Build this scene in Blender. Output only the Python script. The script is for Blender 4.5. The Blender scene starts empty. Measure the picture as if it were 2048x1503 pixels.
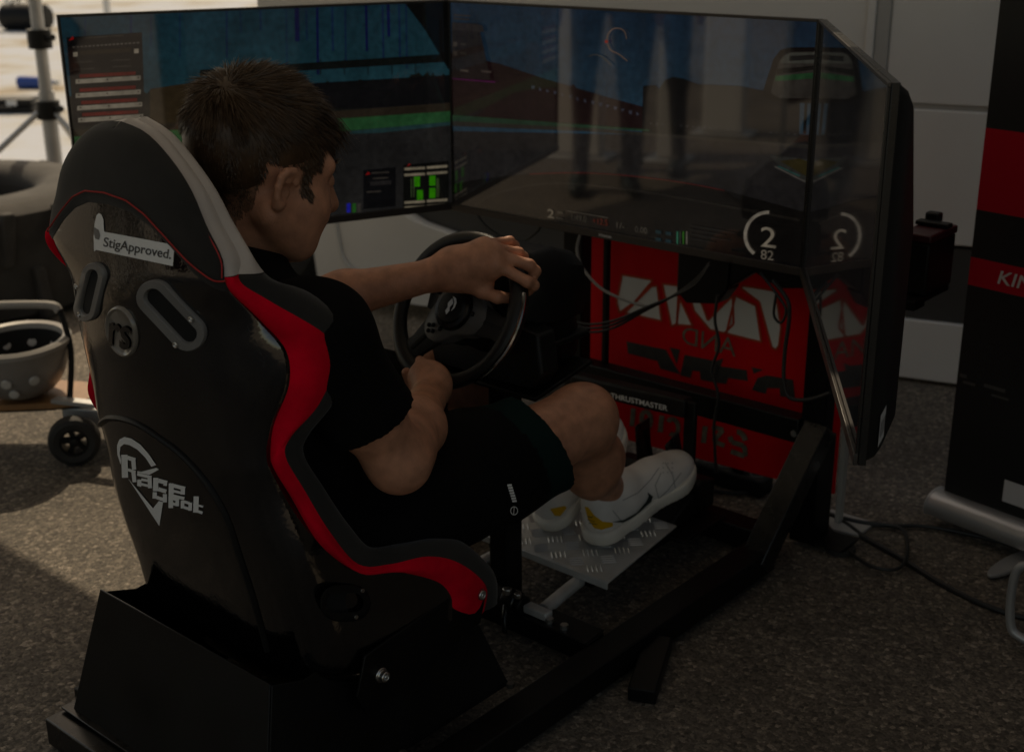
import bpy, bmesh, math, random
import numpy as np
from mathutils import Vector, Matrix
from mathutils.bvhtree import BVHTree
from mathutils.geometry import tessellate_polygon
random.seed(7); np.random.seed(7)
D = math.pi/180
S = bpy.context.scene
COL = S.collection
# ------------------------------------------------------------------ camera
FPX, PITCH, ROLL, CAMH = 2621.4, 19.575*D, .3593*D, 1.31
cam = bpy.data.cameras.new('camera'); cam_o = bpy.data.objects.new('camera', cam); COL.objects.link(cam_o)
cam.sensor_fit = 'HORIZONTAL'; cam.sensor_width = 36; cam.lens = FPX/2048*36
cam.clip_start = .05; cam.clip_end = 2000
cam_o.matrix_world = Matrix.Translation((0, 0, CAMH)) @ Matrix.Rotation(math.pi/2-PITCH, 4, 'X') @ Matrix.Rotation(-ROLL, 4, 'Z')
cam.dof.use_dof = True; cam.dof.focus_distance = 1.95; cam.dof.aperture_fstop = 5.0
S.camera = cam_o
# ------------------------------------------------------------------ light
SUN_H, SUN_E = -10*D, 48*D
EXPO = -.60
w = bpy.data.worlds.new('World'); S.world = w; w.use_nodes = True
nt = w.node_tree; sky = nt.nodes.new('ShaderNodeTexSky'); sky.sky_type = 'NISHITA'; sky.sun_disc = False
sky.sun_elevation = SUN_E; sky.sun_rotation = SUN_H; sky.dust_density = 2.0
nt.links.new(sky.outputs[0], nt.nodes['Background'].inputs[0]); nt.nodes['Background'].inputs[1].default_value = .15
sl = bpy.data.lights.new('sun', 'SUN'); sl.energy = 3.2; sl.angle = .5*D; sl.color = (1, .985, .965)
so = bpy.data.objects.new('sun', sl); COL.objects.link(so)
ts = Vector((math.sin(SUN_H)*math.cos(SUN_E), math.cos(SUN_H)*math.cos(SUN_E), math.sin(SUN_E)))
so.rotation_euler = ts.to_track_quat('Z', 'Y').to_euler(); so.location = ts*20
S.view_settings.view_transform = 'Standard'; S.view_settings.look = 'None'
S.view_settings.exposure = EXPO; S.view_settings.gamma = 1; S.view_settings.use_curve_mapping = False
S.view_settings.use_white_balance = True; S.view_settings.white_balance_temperature = 10000; S.view_settings.white_balance_tint = 10   # the photograph is balanced warm
S.cycles.max_bounces = 6; S.cycles.diffuse_bounces = 3; S.cycles.glossy_bounces = 4; S.cycles.transmission_bounces = 2; S.cycles.caustics_reflective = False; S.cycles.use_denoising = True
# ------------------------------------------------------------------ frames
TH = 41.02*D
RO = Vector((-.107+.17*math.cos(TH), 2.473-.17*math.sin(TH), 0))
RIG = Matrix.Translation(RO) @ Matrix.Rotation(-TH, 4, 'Z')          # local x = driver's right, y = forward, z = up
VAN = Matrix.Translation((1.267, 3.559, 0)) @ Matrix.Rotation(-25*D, 4, 'Z')
BAN = Matrix.Translation((.957, 2.689, 0)) @ Matrix.Rotation(-51*D, 4, 'Z')
WLD = Matrix.Identity(4)
CAMV = Vector((0, 0, CAMH))
def ray(x, y):                       # direction of a photo pixel, used to measure where things stand
    a = (x-1024)/FPX; b = (751.5-y)/FPX
    X = a*math.cos(ROLL)+b*math.sin(ROLL); u = -a*math.sin(ROLL)+b*math.cos(ROLL)
    return Vector((X, math.cos(PITCH)+u*math.sin(PITCH), -math.sin(PITCH)+u*math.cos(PITCH)))
def on(x, y, frame=RIG, **k):        # point of that pixel on the plane r=, f= or u= of a frame
    inv = frame.inverted(); o = inv @ CAMV; v = inv.to_3x3() @ ray(x, y)
    (n, val), = k.items(); i = 'rfu'.index(n)
    return o + v*((val-o[i])/v[i])
# ------------------------------------------------------------------ materials
def lin(c): return tuple(((x/12.92) if x <= .04045 else ((x+.055)/1.055)**2.4) for x in c)
MATS = {}
def mat(name, col, rough=.5, metal=0., spec=.5, noise=0., nscale=40., bump=0., bscale=200., coat=0., rvar=0., sheen=0., emit=None, trans=0., sss=0., ior=0.):
    m = bpy.data.materials.new(name); m.use_nodes = True; t = m.node_tree; b = t.nodes['Principled BSDF']
    b.inputs['Base Color'].default_value = (*col, 1); b.inputs['Roughness'].default_value = rough; b.inputs['Metallic'].default_value = metal
    b.inputs['Specular IOR Level'].default_value = spec; b.inputs['Coat Weight'].default_value = coat; b.inputs['Coat Roughness'].default_value = .06
    if sheen: b.inputs['Sheen Weight'].default_value = sheen
    if sss: b.inputs['Subsurface Weight'].default_value = sss; b.inputs['Subsurface Radius'].default_value = (.01, .004, .002); b.inputs['Subsurface Scale'].default_value = .6
    if ior: b.inputs['IOR'].default_value = ior
    tc = t.nodes.new('ShaderNodeTexCoord')
    if noise or rvar:
        n = t.nodes.new('ShaderNodeTexNoise'); n.inputs['Scale'].default_value = nscale; n.inputs['Detail'].default_value = 6; t.links.new(tc.outputs['Object'], n.inputs['Vector'])
        if noise:
            r = t.nodes.new('ShaderNodeMapRange'); r.inputs[1].default_value = .3; r.inputs[2].default_value = .7; r.inputs[3].default_value = 1-noise; r.inputs[4].default_value = 1+noise
            t.links.new(n.outputs[0], r.inputs[0])
            mx = t.nodes.new('ShaderNodeMix'); mx.data_type = 'RGBA'; mx.blend_type = 'MULTIPLY'; mx.inputs[0].default_value = 1
            mx.inputs[6].default_value = (*col, 1); t.links.new(r.outputs[0], mx.inputs[7]); t.links.new(mx.outputs[2], b.inputs['Base Color'])
        if rvar:
            r2 = t.nodes.new('ShaderNodeMapRange'); r2.inputs[1].default_value = .3; r2.inputs[2].default_value = .7; r2.inputs[3].default_value = max(rough-rvar, .02); r2.inputs[4].default_value = rough+rvar
            t.links.new(n.outputs[0], r2.inputs[0]); t.links.new(r2.outputs[0], b.inputs['Roughness'])
    if bump:
        n2 = t.nodes.new('ShaderNodeTexNoise'); n2.inputs['Scale'].default_value = bscale; n2.inputs['Detail'].default_value = 3; t.links.new(tc.outputs['Object'], n2.inputs['Vector'])
        bp = t.nodes.new('ShaderNodeBump'); bp.inputs['Strength'].default_value = bump; bp.inputs['Distance'].default_value = .002
        t.links.new(n2.outputs[0], bp.inputs['Height']); t.links.new(bp.outputs[0], b.inputs['Normal'])
    if emit: b.inputs['Emission Color'].default_value = (*emit[0], 1); b.inputs['Emission Strength'].default_value = emit[1]
    MATS[name] = m; return m
mat('shell', (.002, .002, .0022), .05, spec=.62, coat=.15, bump=.16, bscale=150, ior=1.82, rvar=.03, nscale=18)
mat('fabric_black', (.021, .0195, .018), .85, spec=.25, noise=.25, nscale=14, bump=.25, bscale=900, sheen=.15)
mat('fabric_dark', (.010, .009, .009), .9, spec=.2, noise=.2, nscale=20, bump=.25, bscale=900)
mat('fabric_red', (.74, .001, .022), .9, spec=.12, noise=.2, nscale=16, bump=.55, bscale=95)
mat('vinyl_white', (.52, .47, .44), .5, noise=.06, nscale=9, bump=.08, bscale=700)
mat('thread_red', (.42, .02, .02), .7)
mat('sticker_white', (.78, .78, .77), .45)
mat('print_dark', (.05, .048, .05), .5)
mat('grommet', (.16, .155, .15), .5, noise=.1, nscale=30)
mat('hole', (.002, .002, .002), .9)
mat('steel_black', (.0035, .0035, .0035), .45, spec=.22, noise=.3, nscale=8, bump=.1, bscale=600, rvar=.1)
mat('steel_satin', (.006, .006, .006), .28, spec=.4, rvar=.08, nscale=20)
mat('chrome', (.75, .76, .76), .12, metal=1)
mat('bolt', (.55, .54, .52), .3, metal=1)
mat('plastic_black', (.0055, .0055, .0055), .48, spec=.28, noise=.15, nscale=20, bump=.15, bscale=900)
mat('rubber', (.02, .019, .018), .75, noise=.2, nscale=20)
mat('tyre_rubber', (.05, .046, .042), .85, noise=.3, nscale=10, bump=.3, bscale=60)
mat('leather', (.008, .0075, .0075), .42, spec=.35, bump=.2, bscale=500)
mat('hub_grey', (.075, .072, .07), .42)
mat('bezel', (.012, .0115, .011), .3, rvar=.08, nscale=10)
mat('bezel_edge', (.07, .062, .058), .35, metal=.5)
mat('tv_back', (.012, .0115, .011), .5, spec=.35, bump=.15, bscale=700)
mat('alu', (.50, .50, .49), .38, metal=.35, noise=.12, nscale=30, rvar=.1)
mat('alu_soft', (.45, .45, .45), .45, metal=.6, noise=.1, nscale=12)
mat('white_paint', (.72, .70, .67), .35, noise=.05, nscale=3, coat=.2)
mat('white_paint_b', (.58, .56, .53), .4, noise=.06, nscale=3, coat=.2)
mat('trim_grey', (.42, .41, .39), .4)
mat('band_dark', (.05, .048, .046), .55, noise=.1, nscale=6)
mat('red_sign', (.74, .0015, .008), .6, spec=.2, noise=.1, nscale=6)
mat('sign_white', (.75, .71, .66), .6)
mat('sign_orange', (.55, .05, .015), .6)
mat('sign_black', (.035, .03, .025), .6, noise=.2, nscale=60)
mat('sign_beige', (.17, .14, .10), .6, noise=.4, nscale=60)
mat('banner_black', (.005, .0045, .0045), .6, noise=.3, nscale=4)
mat('banner_red', (.50, .002, .018), .7, spec=.2)
mat('banner_white', (.62, .60, .60), .6)
mat('silver', (.50, .50, .50), .38, metal=.7)
mat('cable', (.012, .012, .012), .5)
mat('cable_grey', (.25, .24, .23), .5)
mat('skin', (.50, .225, .140), .50, spec=.35, noise=.22, nscale=38, bump=.35, bscale=330)
mat('stubble', (.24, .115, .07), .6, noise=.35, nscale=220, bump=.3, bscale=600)
mat('hair', (.066, .035, .018), .42, spec=.4, noise=.4, nscale=30)
mat('tee', (.0038, .0036, .0036), .95, spec=.12, bump=.3, bscale=700)
mat('shorts', (.003, .003, .0032), .9, spec=.12, bump=.25, bscale=700)
mat('shorts_green', (.002, .015, .0135), .9, spec=.12, bump=.25, bscale=700)
mat('shoe_white', (.72, .69, .67), .5, noise=.06, nscale=30, bump=.12, bscale=500)
mat('shoe_sole', (.70, .66, .60), .55, noise=.08, nscale=20)
mat('shoe_yellow', (.70, .36, .01), .5)
mat('shoe_seam', (.34, .33, .33), .6)
mat('shoe_dark', (.01, .022, .022), .5)
mat('sock', (.7, .68, .67), .85, bump=.4, bscale=300)
mat('wood', (.35, .16, .06), .5, noise=.35, nscale=12)
mat('helmet_grey', (.24, .22, .205), .35, noise=.15, nscale=8)
mat('helmet_rim', (.34, .32, .30), .5)
mat('foam_black', (.01, .01, .01), .9)
mat('pad_white', (.6, .58, .55), .7)
mat('case_red', (.055, .006, .010), .45)
mat('blue', (.02, .08, .35), .5)
mat('shade_wall_black', (.02, .019, .019), .8)
mat('canopy_white', (.72, .70, .66), .8)
mat('emblem', (.20, .175, .15), .22, coat=.5)  # beige puts the mirrored bright surroundings into the disc's colour
mat('eye', (.7, .68, .65), .2)
def ground_mat():
    m = bpy.data.materials.new('asphalt'); m.use_nodes = True; t = m.node_tree; b = t.nodes['Principled BSDF']; L = t.links.new
    g = t.nodes.new('ShaderNodeNewGeometry')
    v = t.nodes.new('ShaderNodeTexVoronoi'); v.inputs['Scale'].default_value = 120; L(g.outputs['Position'], v.inputs['Vector'])
    v2 = t.nodes.new('ShaderNodeTexVoronoi'); v2.inputs['Scale'].default_value = 260; L(g.outputs['Position'], v2.inputs['Vector'])
    n = t.nodes.new('ShaderNodeTexNoise'); n.inputs['Scale'].default_value = 1.6; n.inputs['Detail'].default_value = 10; n.inputs['Roughness'].default_value = .62; L(g.outputs['Position'], n.inputs['Vector'])
    sep = t.nodes.new('ShaderNodeSeparateColor'); L(v.outputs['Color'], sep.inputs[0])
    cr = t.nodes.new('ShaderNodeValToRGB'); e = cr.color_ramp.elements
    e[0].position = 0; e[0].color = (.060, .050, .040, 1); e[1].position = 1; e[1].color = (.30, .25, .20, 1)
    for p, c in ((.2, (.095, .080, .064, 1)), (.6, (.13, .108, .086, 1)), (.88, (.175, .145, .115, 1))): q = e.new(p); q.color = c
    L(sep.outputs[0], cr.inputs[0])
    sep2 = t.nodes.new('ShaderNodeSeparateColor'); L(v2.outputs['Color'], sep2.inputs[0])
    mr = t.nodes.new('ShaderNodeMapRange'); mr.inputs[3].default_value = .6; mr.inputs[4].default_value = 1.4; L(sep2.outputs[1], mr.inputs[0])
    mx = t.nodes.new('ShaderNodeMix'); mx.data_type = 'RGBA'; mx.blend_type = 'MULTIPLY'; mx.inputs[0].default_value = 1; L(cr.outputs[0], mx.inputs[6]); L(mr.outputs[0], mx.inputs[7])
    mr2 = t.nodes.new('ShaderNodeMapRange'); mr2.inputs[1].default_value = .3; mr2.inputs[2].default_value = .7; mr2.inputs[3].default_value = .58; mr2.inputs[4].default_value = 1.28; L(n.outputs[0], mr2.inputs[0])
    mx2 = t.nodes.new('ShaderNodeMix'); mx2.data_type = 'RGBA'; mx2.blend_type = 'MULTIPLY'; mx2.inputs[0].default_value = 1; L(mx.outputs[2], mx2.inputs[6]); L(mr2.outputs[0], mx2.inputs[7])
    L(mx2.outputs[2], b.inputs['Base Color']); b.inputs['Roughness'].default_value = .85
    bp = t.nodes.new('ShaderNodeBump'); bp.inputs['Strength'].default_value = .6; bp.inputs['Distance'].default_value = .003; bp.invert = True
    L(v.outputs['Distance'], bp.inputs['Height']); L(bp.outputs[0], b.inputs['Normal'])
    MATS['asphalt'] = m
ground_mat()
def field_mat():
    m = bpy.data.materials.new('dry_field'); m.use_nodes = True; t = m.node_tree; b = t.nodes['Principled BSDF']; L = t.links.new
    g = t.nodes.new('ShaderNodeNewGeometry'); n = t.nodes.new('ShaderNodeTexNoise'); n.inputs['Scale'].default_value = .9; n.inputs['Detail'].default_value = 7; n.inputs['Roughness'].default_value = .65; L(g.outputs['Position'], n.inputs['Vector'])
    cr = t.nodes.new('ShaderNodeValToRGB'); e = cr.color_ramp.elements; e[0].position = .34; e[0].color = (.40, .31, .20, 1); e[1].position = .56; e[1].color = (.58, .61, .66, 1)
    q = e.new(.46); q.color = (.56, .55, .52, 1)
    L(n.outputs[0], cr.inputs[0]); L(cr.outputs[0], b.inputs['Base Color']); b.inputs['Roughness'].default_value = .95; MATS['dry_field'] = m
field_mat()
def canopy_mat():
    m = MATS['canopy_white']; t = m.node_tree; b = t.nodes['Principled BSDF']; o = t.nodes['Material Output']
    tr = t.nodes.new('ShaderNodeBsdfTranslucent'); tr.inputs[0].default_value = (.75, .71, .64, 1); mx = t.nodes.new('ShaderNodeMixShader'); mx.inputs[0].default_value = .2
    t.links.new(b.outputs[0], mx.inputs[1]); t.links.new(tr.outputs[0], mx.inputs[2]); t.links.new(mx.outputs[0], o.inputs[0])
canopy_mat()
def screen_mat():
    m = bpy.data.materials.new('screen'); m.use_nodes = True; t = m.node_tree; b = t.nodes['Principled BSDF']
    a = t.nodes.new('ShaderNodeVertexColor'); a.layer_name = 'col'
    b.inputs['Base Color'].default_value = (.006, .006, .007, 1); b.inputs['Roughness'].default_value = .035; b.inputs['Specular IOR Level'].default_value = .5; b.inputs['IOR'].default_value = 2.1
    tc = t.nodes.new('ShaderNodeTexCoord'); f = None
    for sc, lo, hi in ((9, .7, 1.3), (70, .75, 1.25)):
        n = t.nodes.new('ShaderNodeTexNoise'); n.inputs['Scale'].default_value = sc; n.inputs['Detail'].default_value = 5; t.links.new(tc.outputs['Object'], n.inputs['Vector'])
        r = t.nodes.new('ShaderNodeMapRange'); r.inputs[1].default_value = .3; r.inputs[2].default_value = .7; r.inputs[3].default_value = lo; r.inputs[4].default_value = hi; t.links.new(n.outputs[0], r.inputs[0])
        mx = t.nodes.new('ShaderNodeMix'); mx.data_type = 'RGBA'; mx.blend_type = 'MULTIPLY'; mx.inputs[0].default_value = 1; t.links.new(f or a.outputs[0], mx.inputs[6]); t.links.new(r.outputs[0], mx.inputs[7]); f = mx.outputs[2]
    t.links.new(f, b.inputs['Emission Color']); b.inputs['Emission Strength'].default_value = 1.0; MATS['screen'] = m
screen_mat()
# ------------------------------------------------------------------ mesh helpers
class MB:
    def __init__(s): s.v = []; s.f = []; s.m = []; s.c = []
    def add(s, vs, fs, mi=0, col=None):
        o = len(s.v); s.v += [Vector(p) for p in vs]
        for f in fs: s.f.append(tuple(i+o for i in f)); s.m.append(mi); s.c.append(col)
        return s
    def box(s, c, size, rot=None, mi=0):
        c = Vector(c); hx, hy, hz = (x/2 for x in size); R = rot or Matrix.Identity(3)
        vs = [c + R @ Vector((x*hx, y*hy, z*hz)) for z in (-1, 1) for y in (-1, 1) for x in (-1, 1)]
        return s.add(vs, [(0, 2, 3, 1), (4, 5, 7, 6), (0, 1, 5, 4), (2, 6, 7, 3), (0, 4, 6, 2), (1, 3, 7, 5)], mi)
    def span(s, a, b, mi=0):
        a = Vector(a); b = Vector(b); return s.box((a+b)/2, [abs(x) for x in (b-a)], None, mi)
    def bar(s, p, q, w, h, up=(0, 0, 1), mi=0):
        p = Vector(p); q = Vector(q); z = (q-p); L = z.length; z.normalize(); u = Vector(up)
        x = u.cross(z)
        if x.length < 1e-4: x = Vector((1, 0, 0)).cross(z)
        x.normalize(); y = z.cross(x); R = Matrix((x, y, z)).transposed()
        return s.box((p+q)/2, (w, h, L), R, mi)
    def tube(s, path, r, n=10, closed=False, cap=True, mi=0):
        P = [Vector(p) for p in path]; N = len(P); rs = r if hasattr(r, '__len__') else [r]*N
        T = []
        for i in range(N):
            a = P[(i-1) % N] if (closed or i > 0) else P[i]; b = P[(i+1) % N] if (closed or i < N-1) else P[i]
            T.append((b-a).normalized())
        ref = Vector((0, 0, 1)) if abs(T[0].z) < .9 else Vector((1, 0, 0)); x = T[0].cross(ref).normalized()
        vs = []
        for i in range(N):
            x = (x - T[i]*x.dot(T[i])).normalized(); y = T[i].cross(x)
            vs += [P[i] + (x*math.cos(2*math.pi*k/n)+y*math.sin(2*math.pi*k/n))*rs[i] for k in range(n)]
        fs = []
        for i in range(N if closed else N-1):
            j = (i+1) % N
            fs += [(i*n+k, i*n+(k+1) % n, j*n+(k+1) % n, j*n+k) for k in range(n)]
        if cap and not closed: fs += [tuple(range(n))[::-1], tuple((N-1)*n+k for k in range(n))]
        return s.add(vs, fs, mi)
    def lathe(s, prof, c, axis, n=32, mi=0, closed=False):
        c = Vector(c); z = Vector(axis).normalized(); x = z.orthogonal().normalized(); y = z.cross(x); vs = []
        for r, h in prof: vs += [c + z*h + (x*math.cos(2*math.pi*k/n)+y*math.sin(2*math.pi*k/n))*max(r, 1e-5) for k in range(n)]
        M = len(prof); fs = []
        for i in range(M if closed else M-1):
            j = (i+1) % M; fs += [(i*n+k, i*n+(k+1) % n, j*n+(k+1) % n, j*n+k) for k in range(n)]
        return s.add(vs, fs, mi)
    def cyl(s, p, q, r, n=20, mi=0):
        p = Vector(p); q = Vector(q); return s.lathe([(0, 0), (r, 0), (r, (q-p).length), (0, (q-p).length)], p, q-p, n, mi)
    def grid(s, rows, mi=0, closed=False):
        n = len(rows[0]); vs = [p for r in rows for p in r]
        return s.add(vs, [(i*n+j, i*n+(j+1) % n, (i+1)*n+(j+1) % n, (i+1)*n+j) for i in range(len(rows)-1) for j in range(n if closed else n-1)], mi)
    def prism(s, poly, d, mi=0):            # poly: 3-D outline, d: extrusion vector
        P = [Vector(p) for p in poly]; d = Vector(d); n = len(P)
        tri = tessellate_polygon([P]); vs = P + [p+d for p in P]
        return s.add(vs, [tuple(t) for t in tri] + [tuple(i+n for i in t[::-1]) for t in tri] + [(i, (i+1) % n, (i+1) % n+n, i+n) for i in range(n)], mi)
    def mesh(s, name, mats, base=Vector((0, 0, 0)), smooth=True, angle=35):
        me = bpy.data.meshes.new(name); me.from_pydata([tuple(p-base) for p in s.v], [], s.f)
        for m in mats: me.materials.append(MATS[m])
        me.polygons.foreach_set('material_index', s.m)
        if any(c is not None for c in s.c):
            at = me.color_attributes.new('col', 'FLOAT_COLOR', 'CORNER'); buf = []
            for f, c in zip(s.f, s.c): buf += [*(c or (0, 0, 0)), 1]*len(f)
            at.data.foreach_set('color', buf)
        bm = bmesh.new(); bm.from_mesh(me)
        if not any(c is not None for c in s.c): bmesh.ops.recalc_face_normals(bm, faces=bm.faces)
        bm.to_mesh(me); bm.free()
        if smooth: me.polygons.foreach_set('use_smooth', [True]*len(me.polygons)); me.set_sharp_from_angle(angle=angle*D)
        return me
INFO = {}
def tag(o, label=None, cat=None, group=None, kind=None):
    for k, v in (('label', label), ('category', cat), ('group', group), ('kind', kind)):
        if v: o[k] = v
    return o
def thing(name, label, cat, base=(0, 0, 0), frame=RIG, group=None):
    o = bpy.data.objects.new(name, None); COL.objects.link(o); o.empty_display_size = .05
    o.matrix_world = frame @ Matrix.Translation(base); INFO[o.name] = (Vector(base), frame); return tag(o, label, cat, group)
def obj(name, mb, mats, parent=None, base=(0, 0, 0), frame=RIG, smooth=True, bevel=0., bseg=2, angle=35, sub=0):
    if isinstance(mats, str): mats = [mats]
    if parent is not None: b, fr = INFO[parent.name]
    else: b, fr = Vector(base), frame
    me = mb.mesh(name, mats, b, smooth, angle) if isinstance(mb, MB) else mb
    o = bpy.data.objects.new(name, me); COL.objects.link(o); INFO[o.name] = (b, fr)
    if parent is not None: o.parent = parent
    else: o.matrix_world = fr @ Matrix.Translation(b)
    if bevel:
        m = o.modifiers.new('bevel', 'BEVEL'); m.width = bevel; m.segments = bseg; m.limit_method = 'ANGLE'; m.angle_limit = 40*D
    if sub: m = o.modifiers.new('sub', 'SUBSURF'); m.levels = m.render_levels = sub
    return o
def text_mesh(txt, bold=0.):
    cu = bpy.data.curves.new('t', 'FONT'); cu.body = txt; cu.offset = bold; cu.resolution_u = 4
    o = bpy.data.objects.new('t', cu); COL.objects.link(o); dg = bpy.context.evaluated_depsgraph_get()
    me = o.evaluated_get(dg).to_mesh(); vs = [v.co.copy() for v in me.vertices]; fs = [tuple(p.vertices) for p in me.polygons]
    o.evaluated_get(dg).to_mesh_clear(); bpy.data.objects.remove(o); bpy.data.curves.remove(cu)
    if vs:
        x0 = min(v.x for v in vs); x1 = max(v.x for v in vs)
        for v in vs: v.x = (v.x-x0)/(x1-x0)
    return vs, fs                               # x runs 0..1, y in font units (cap height about .7)
def ipol(keys, n):                              # Catmull-Rom through rows of numbers
    K = np.array(keys, float); N = len(K); out = []
    for i in range(N-1):
        p0 = K[max(i-1, 0)]; p1 = K[i]; p2 = K[i+1]; p3 = K[min(i+2, N-1)]
        for s in range(n):
            t = s/n; out.append(.5*((2*p1)+(-p0+p2)*t+(2*p0-5*p1+4*p2-p3)*t*t+(-p0+3*p1-3*p2+p3)*t**3))
    out.append(K[-1]); return np.array(out)
def spline(pts, n=8): return [Vector(p) for p in ipol([tuple(p) for p in pts], n)]
# ---- signed-distance modelling (bodies, clothes, shoes)
def fast_mesh(name, V, Q, mats):
    me = bpy.data.meshes.new(name); me.vertices.add(len(V)); me.vertices.foreach_set('co', V.astype(np.float32).ravel())
    me.loops.add(len(Q)*4); me.loops.foreach_set('vertex_index', Q.astype(np.int32).ravel())
    me.polygons.add(len(Q)); me.polygons.foreach_set('loop_start', np.arange(0, len(Q)*4, 4, dtype=np.int32))
    me.update(calc_edges=True); me.validate(); me.polygons.foreach_set('use_smooth', [True]*len(me.polygons))
    for m in mats: me.materials.append(MATS[m])
    return me
def nets(F, o, h):
    s = F < 0; c = np.zeros(tuple(n-1 for n in F.shape), np.int8)
    sl = lambda b: tuple(slice(1, None) if i else slice(None, -1) for i in b)
    for b in np.ndindex(2, 2, 2): c += s[sl(b)]
    m = (c > 0) & (c < 8); idx = np.argwhere(m); vid = -np.ones(m.shape, np.int64); vid[m] = np.arange(len(idx))
    acc = np.zeros((len(idx), 3)); cnt = np.zeros(len(idx))
    for ax in range(3):
        for b in np.ndindex(2, 2):
            a = list(b); a.insert(ax, 0); a = np.array(a); e = np.zeros(3, int); e[ax] = 1
            i0 = idx+a; i1 = i0+e; f0 = F[tuple(i0.T)]; f1 = F[tuple(i1.T)]; k = (f0 < 0) != (f1 < 0)
            t = np.where(k, f0/np.where(k, f0-f1, 1), 0); p = i0 + t[:, None]*e; acc[k] += p[k]; cnt[k] += 1
    V = (acc/cnt[:, None])*h + o; Q = []
    for ax in range(3):
        a, b = [i for i in range(3) if i != ax]; e = [slice(None)]*3; e2 = list(e); e[ax] = slice(None, -1); e2[ax] = slice(1, None)
        d = s[tuple(e)] != s[tuple(e2)]; I = np.argwhere(d); I = I[(I[:, a] > 0) & (I[:, b] > 0) & (I[:, a] < F.shape[a]-1) & (I[:, b] < F.shape[b]-1)]
        q = []
        for da, db in ((1, 1), (0, 1), (0, 0), (1, 0)):
            J = I.copy(); J[:, a] -= da; J[:, b] -= db; q.append(vid[tuple(J.T)])
        q = np.stack(q, 1); flip = s[tuple(I.T)]
        if ax == 1: flip = ~flip
        q[~flip] = q[~flip][:, ::-1]; Q.append(q)
    return V, np.concatenate(Q)
def sdf(prims, h, k=.02, cuts=(), disp=None, grow=0.):
    """prims: ('c',a,b,ra,rb[,k]) tapered capsule, ('e',c,radii,R[,k]) ellipsoid, '-e' / '-c' carve"""
    lo = np.full(3, 9.); hi = -lo
    for p in prims:
        if p[0] == 'c':
            for q, r in ((p[1], p[3]), (p[2], p[4])): lo = np.minimum(lo, np.array(q)-r); hi = np.maximum(hi, np.array(q)+r)
        if p[0] == 'e': R = max(p[2]); lo = np.minimum(lo, np.array(p[1])-R); hi = np.maximum(hi, np.array(p[1])+R)
    lo -= grow+4*h; hi += grow+4*h; n = np.ceil((hi-lo)/h).astype(int)+1
    F = np.full(n, .05, np.float32); ax = [lo[i]+h*np.arange(n[i]) for i in range(3)]
    for p in prims:
        sub = p[0][0] == '-'; ty = p[0][-1]
        if ty == 'c': a, b, ra, rb = np.array(p[1], float), np.array(p[2], float), p[3], p[4]; kk = p[5] if len(p) > 5 else k; mn = np.minimum(a-ra, b-rb); mx = np.maximum(a+ra, b+rb)
        else: c = np.array(p[1], float); rr = np.array(p[2], float); R = np.eye(3) if p[3] is None else np.array(p[3]); kk = p[4] if len(p) > 4 else k; mn = c-rr.max(); mx = c+rr.max()
        g = grow+kk+.03; i0 = np.maximum(((mn-g-lo)/h).astype(int), 0); i1 = np.minimum(((mx+g-lo)/h).astype(int)+2, n)
        if (i1 <= i0).any(): continue
        sl = tuple(slice(i0[i], i1[i]) for i in range(3))
        X, Y, Z = np.meshgrid(*[ax[i][sl[i]] for i in range(3)], indexing='ij', sparse=True)
        if ty == 'c':
            d = b-a; L2 = d@d+1e-12; t = np.clip(((X-a[0])*d[0]+(Y-a[1])*d[1]+(Z-a[2])*d[2])/L2, 0, 1)
            v = np.sqrt((X-a[0]-t*d[0])**2+(Y-a[1]-t*d[1])**2+(Z-a[2]-t*d[2])**2)-(ra+(rb-ra)*t)
        else:
            x, y, z = X-c[0], Y-c[1], Z-c[2]
            q = [(R[0, i]*x+R[1, i]*y+R[2, i]*z)/rr[i] for i in range(3)]
            l = np.sqrt(q[0]**2+q[1]**2+q[2]**2); l2 = np.sqrt((q[0]/rr[0])**2+(q[1]/rr[1])**2+(q[2]/rr[2])**2)+1e-9; v = l*(l-1)/l2
        G = F[sl]
        if sub: v = -v; hh = np.clip(.5-.5*(G-v)/kk, 0, 1); F[sl] = G*(1-hh)+v*hh+kk*hh*(1-hh)
        else: hh = np.clip(.5+.5*(G-v)/kk, 0, 1); F[sl] = G*(1-hh)+v*hh-kk*hh*(1-hh)
    if grow: F -= grow
    if disp or cuts:
        X, Y, Z = np.meshgrid(*ax, indexing='ij', sparse=True)
        if disp: F += disp(X, Y, Z)
        for p, nn in cuts:
            nn = np.array(nn, float); nn /= np.linalg.norm(nn); F = np.maximum(F, ((X-p[0])*nn[0]+(Y-p[1])*nn[1]+(Z-p[2])*nn[2]).astype(np.float32))
    F[0] = F[-1] = .05; F[:, 0] = F[:, -1] = .05; F[:, :, 0] = F[:, :, -1] = .05
    return nets(F.astype(np.float32), lo, h)
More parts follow.
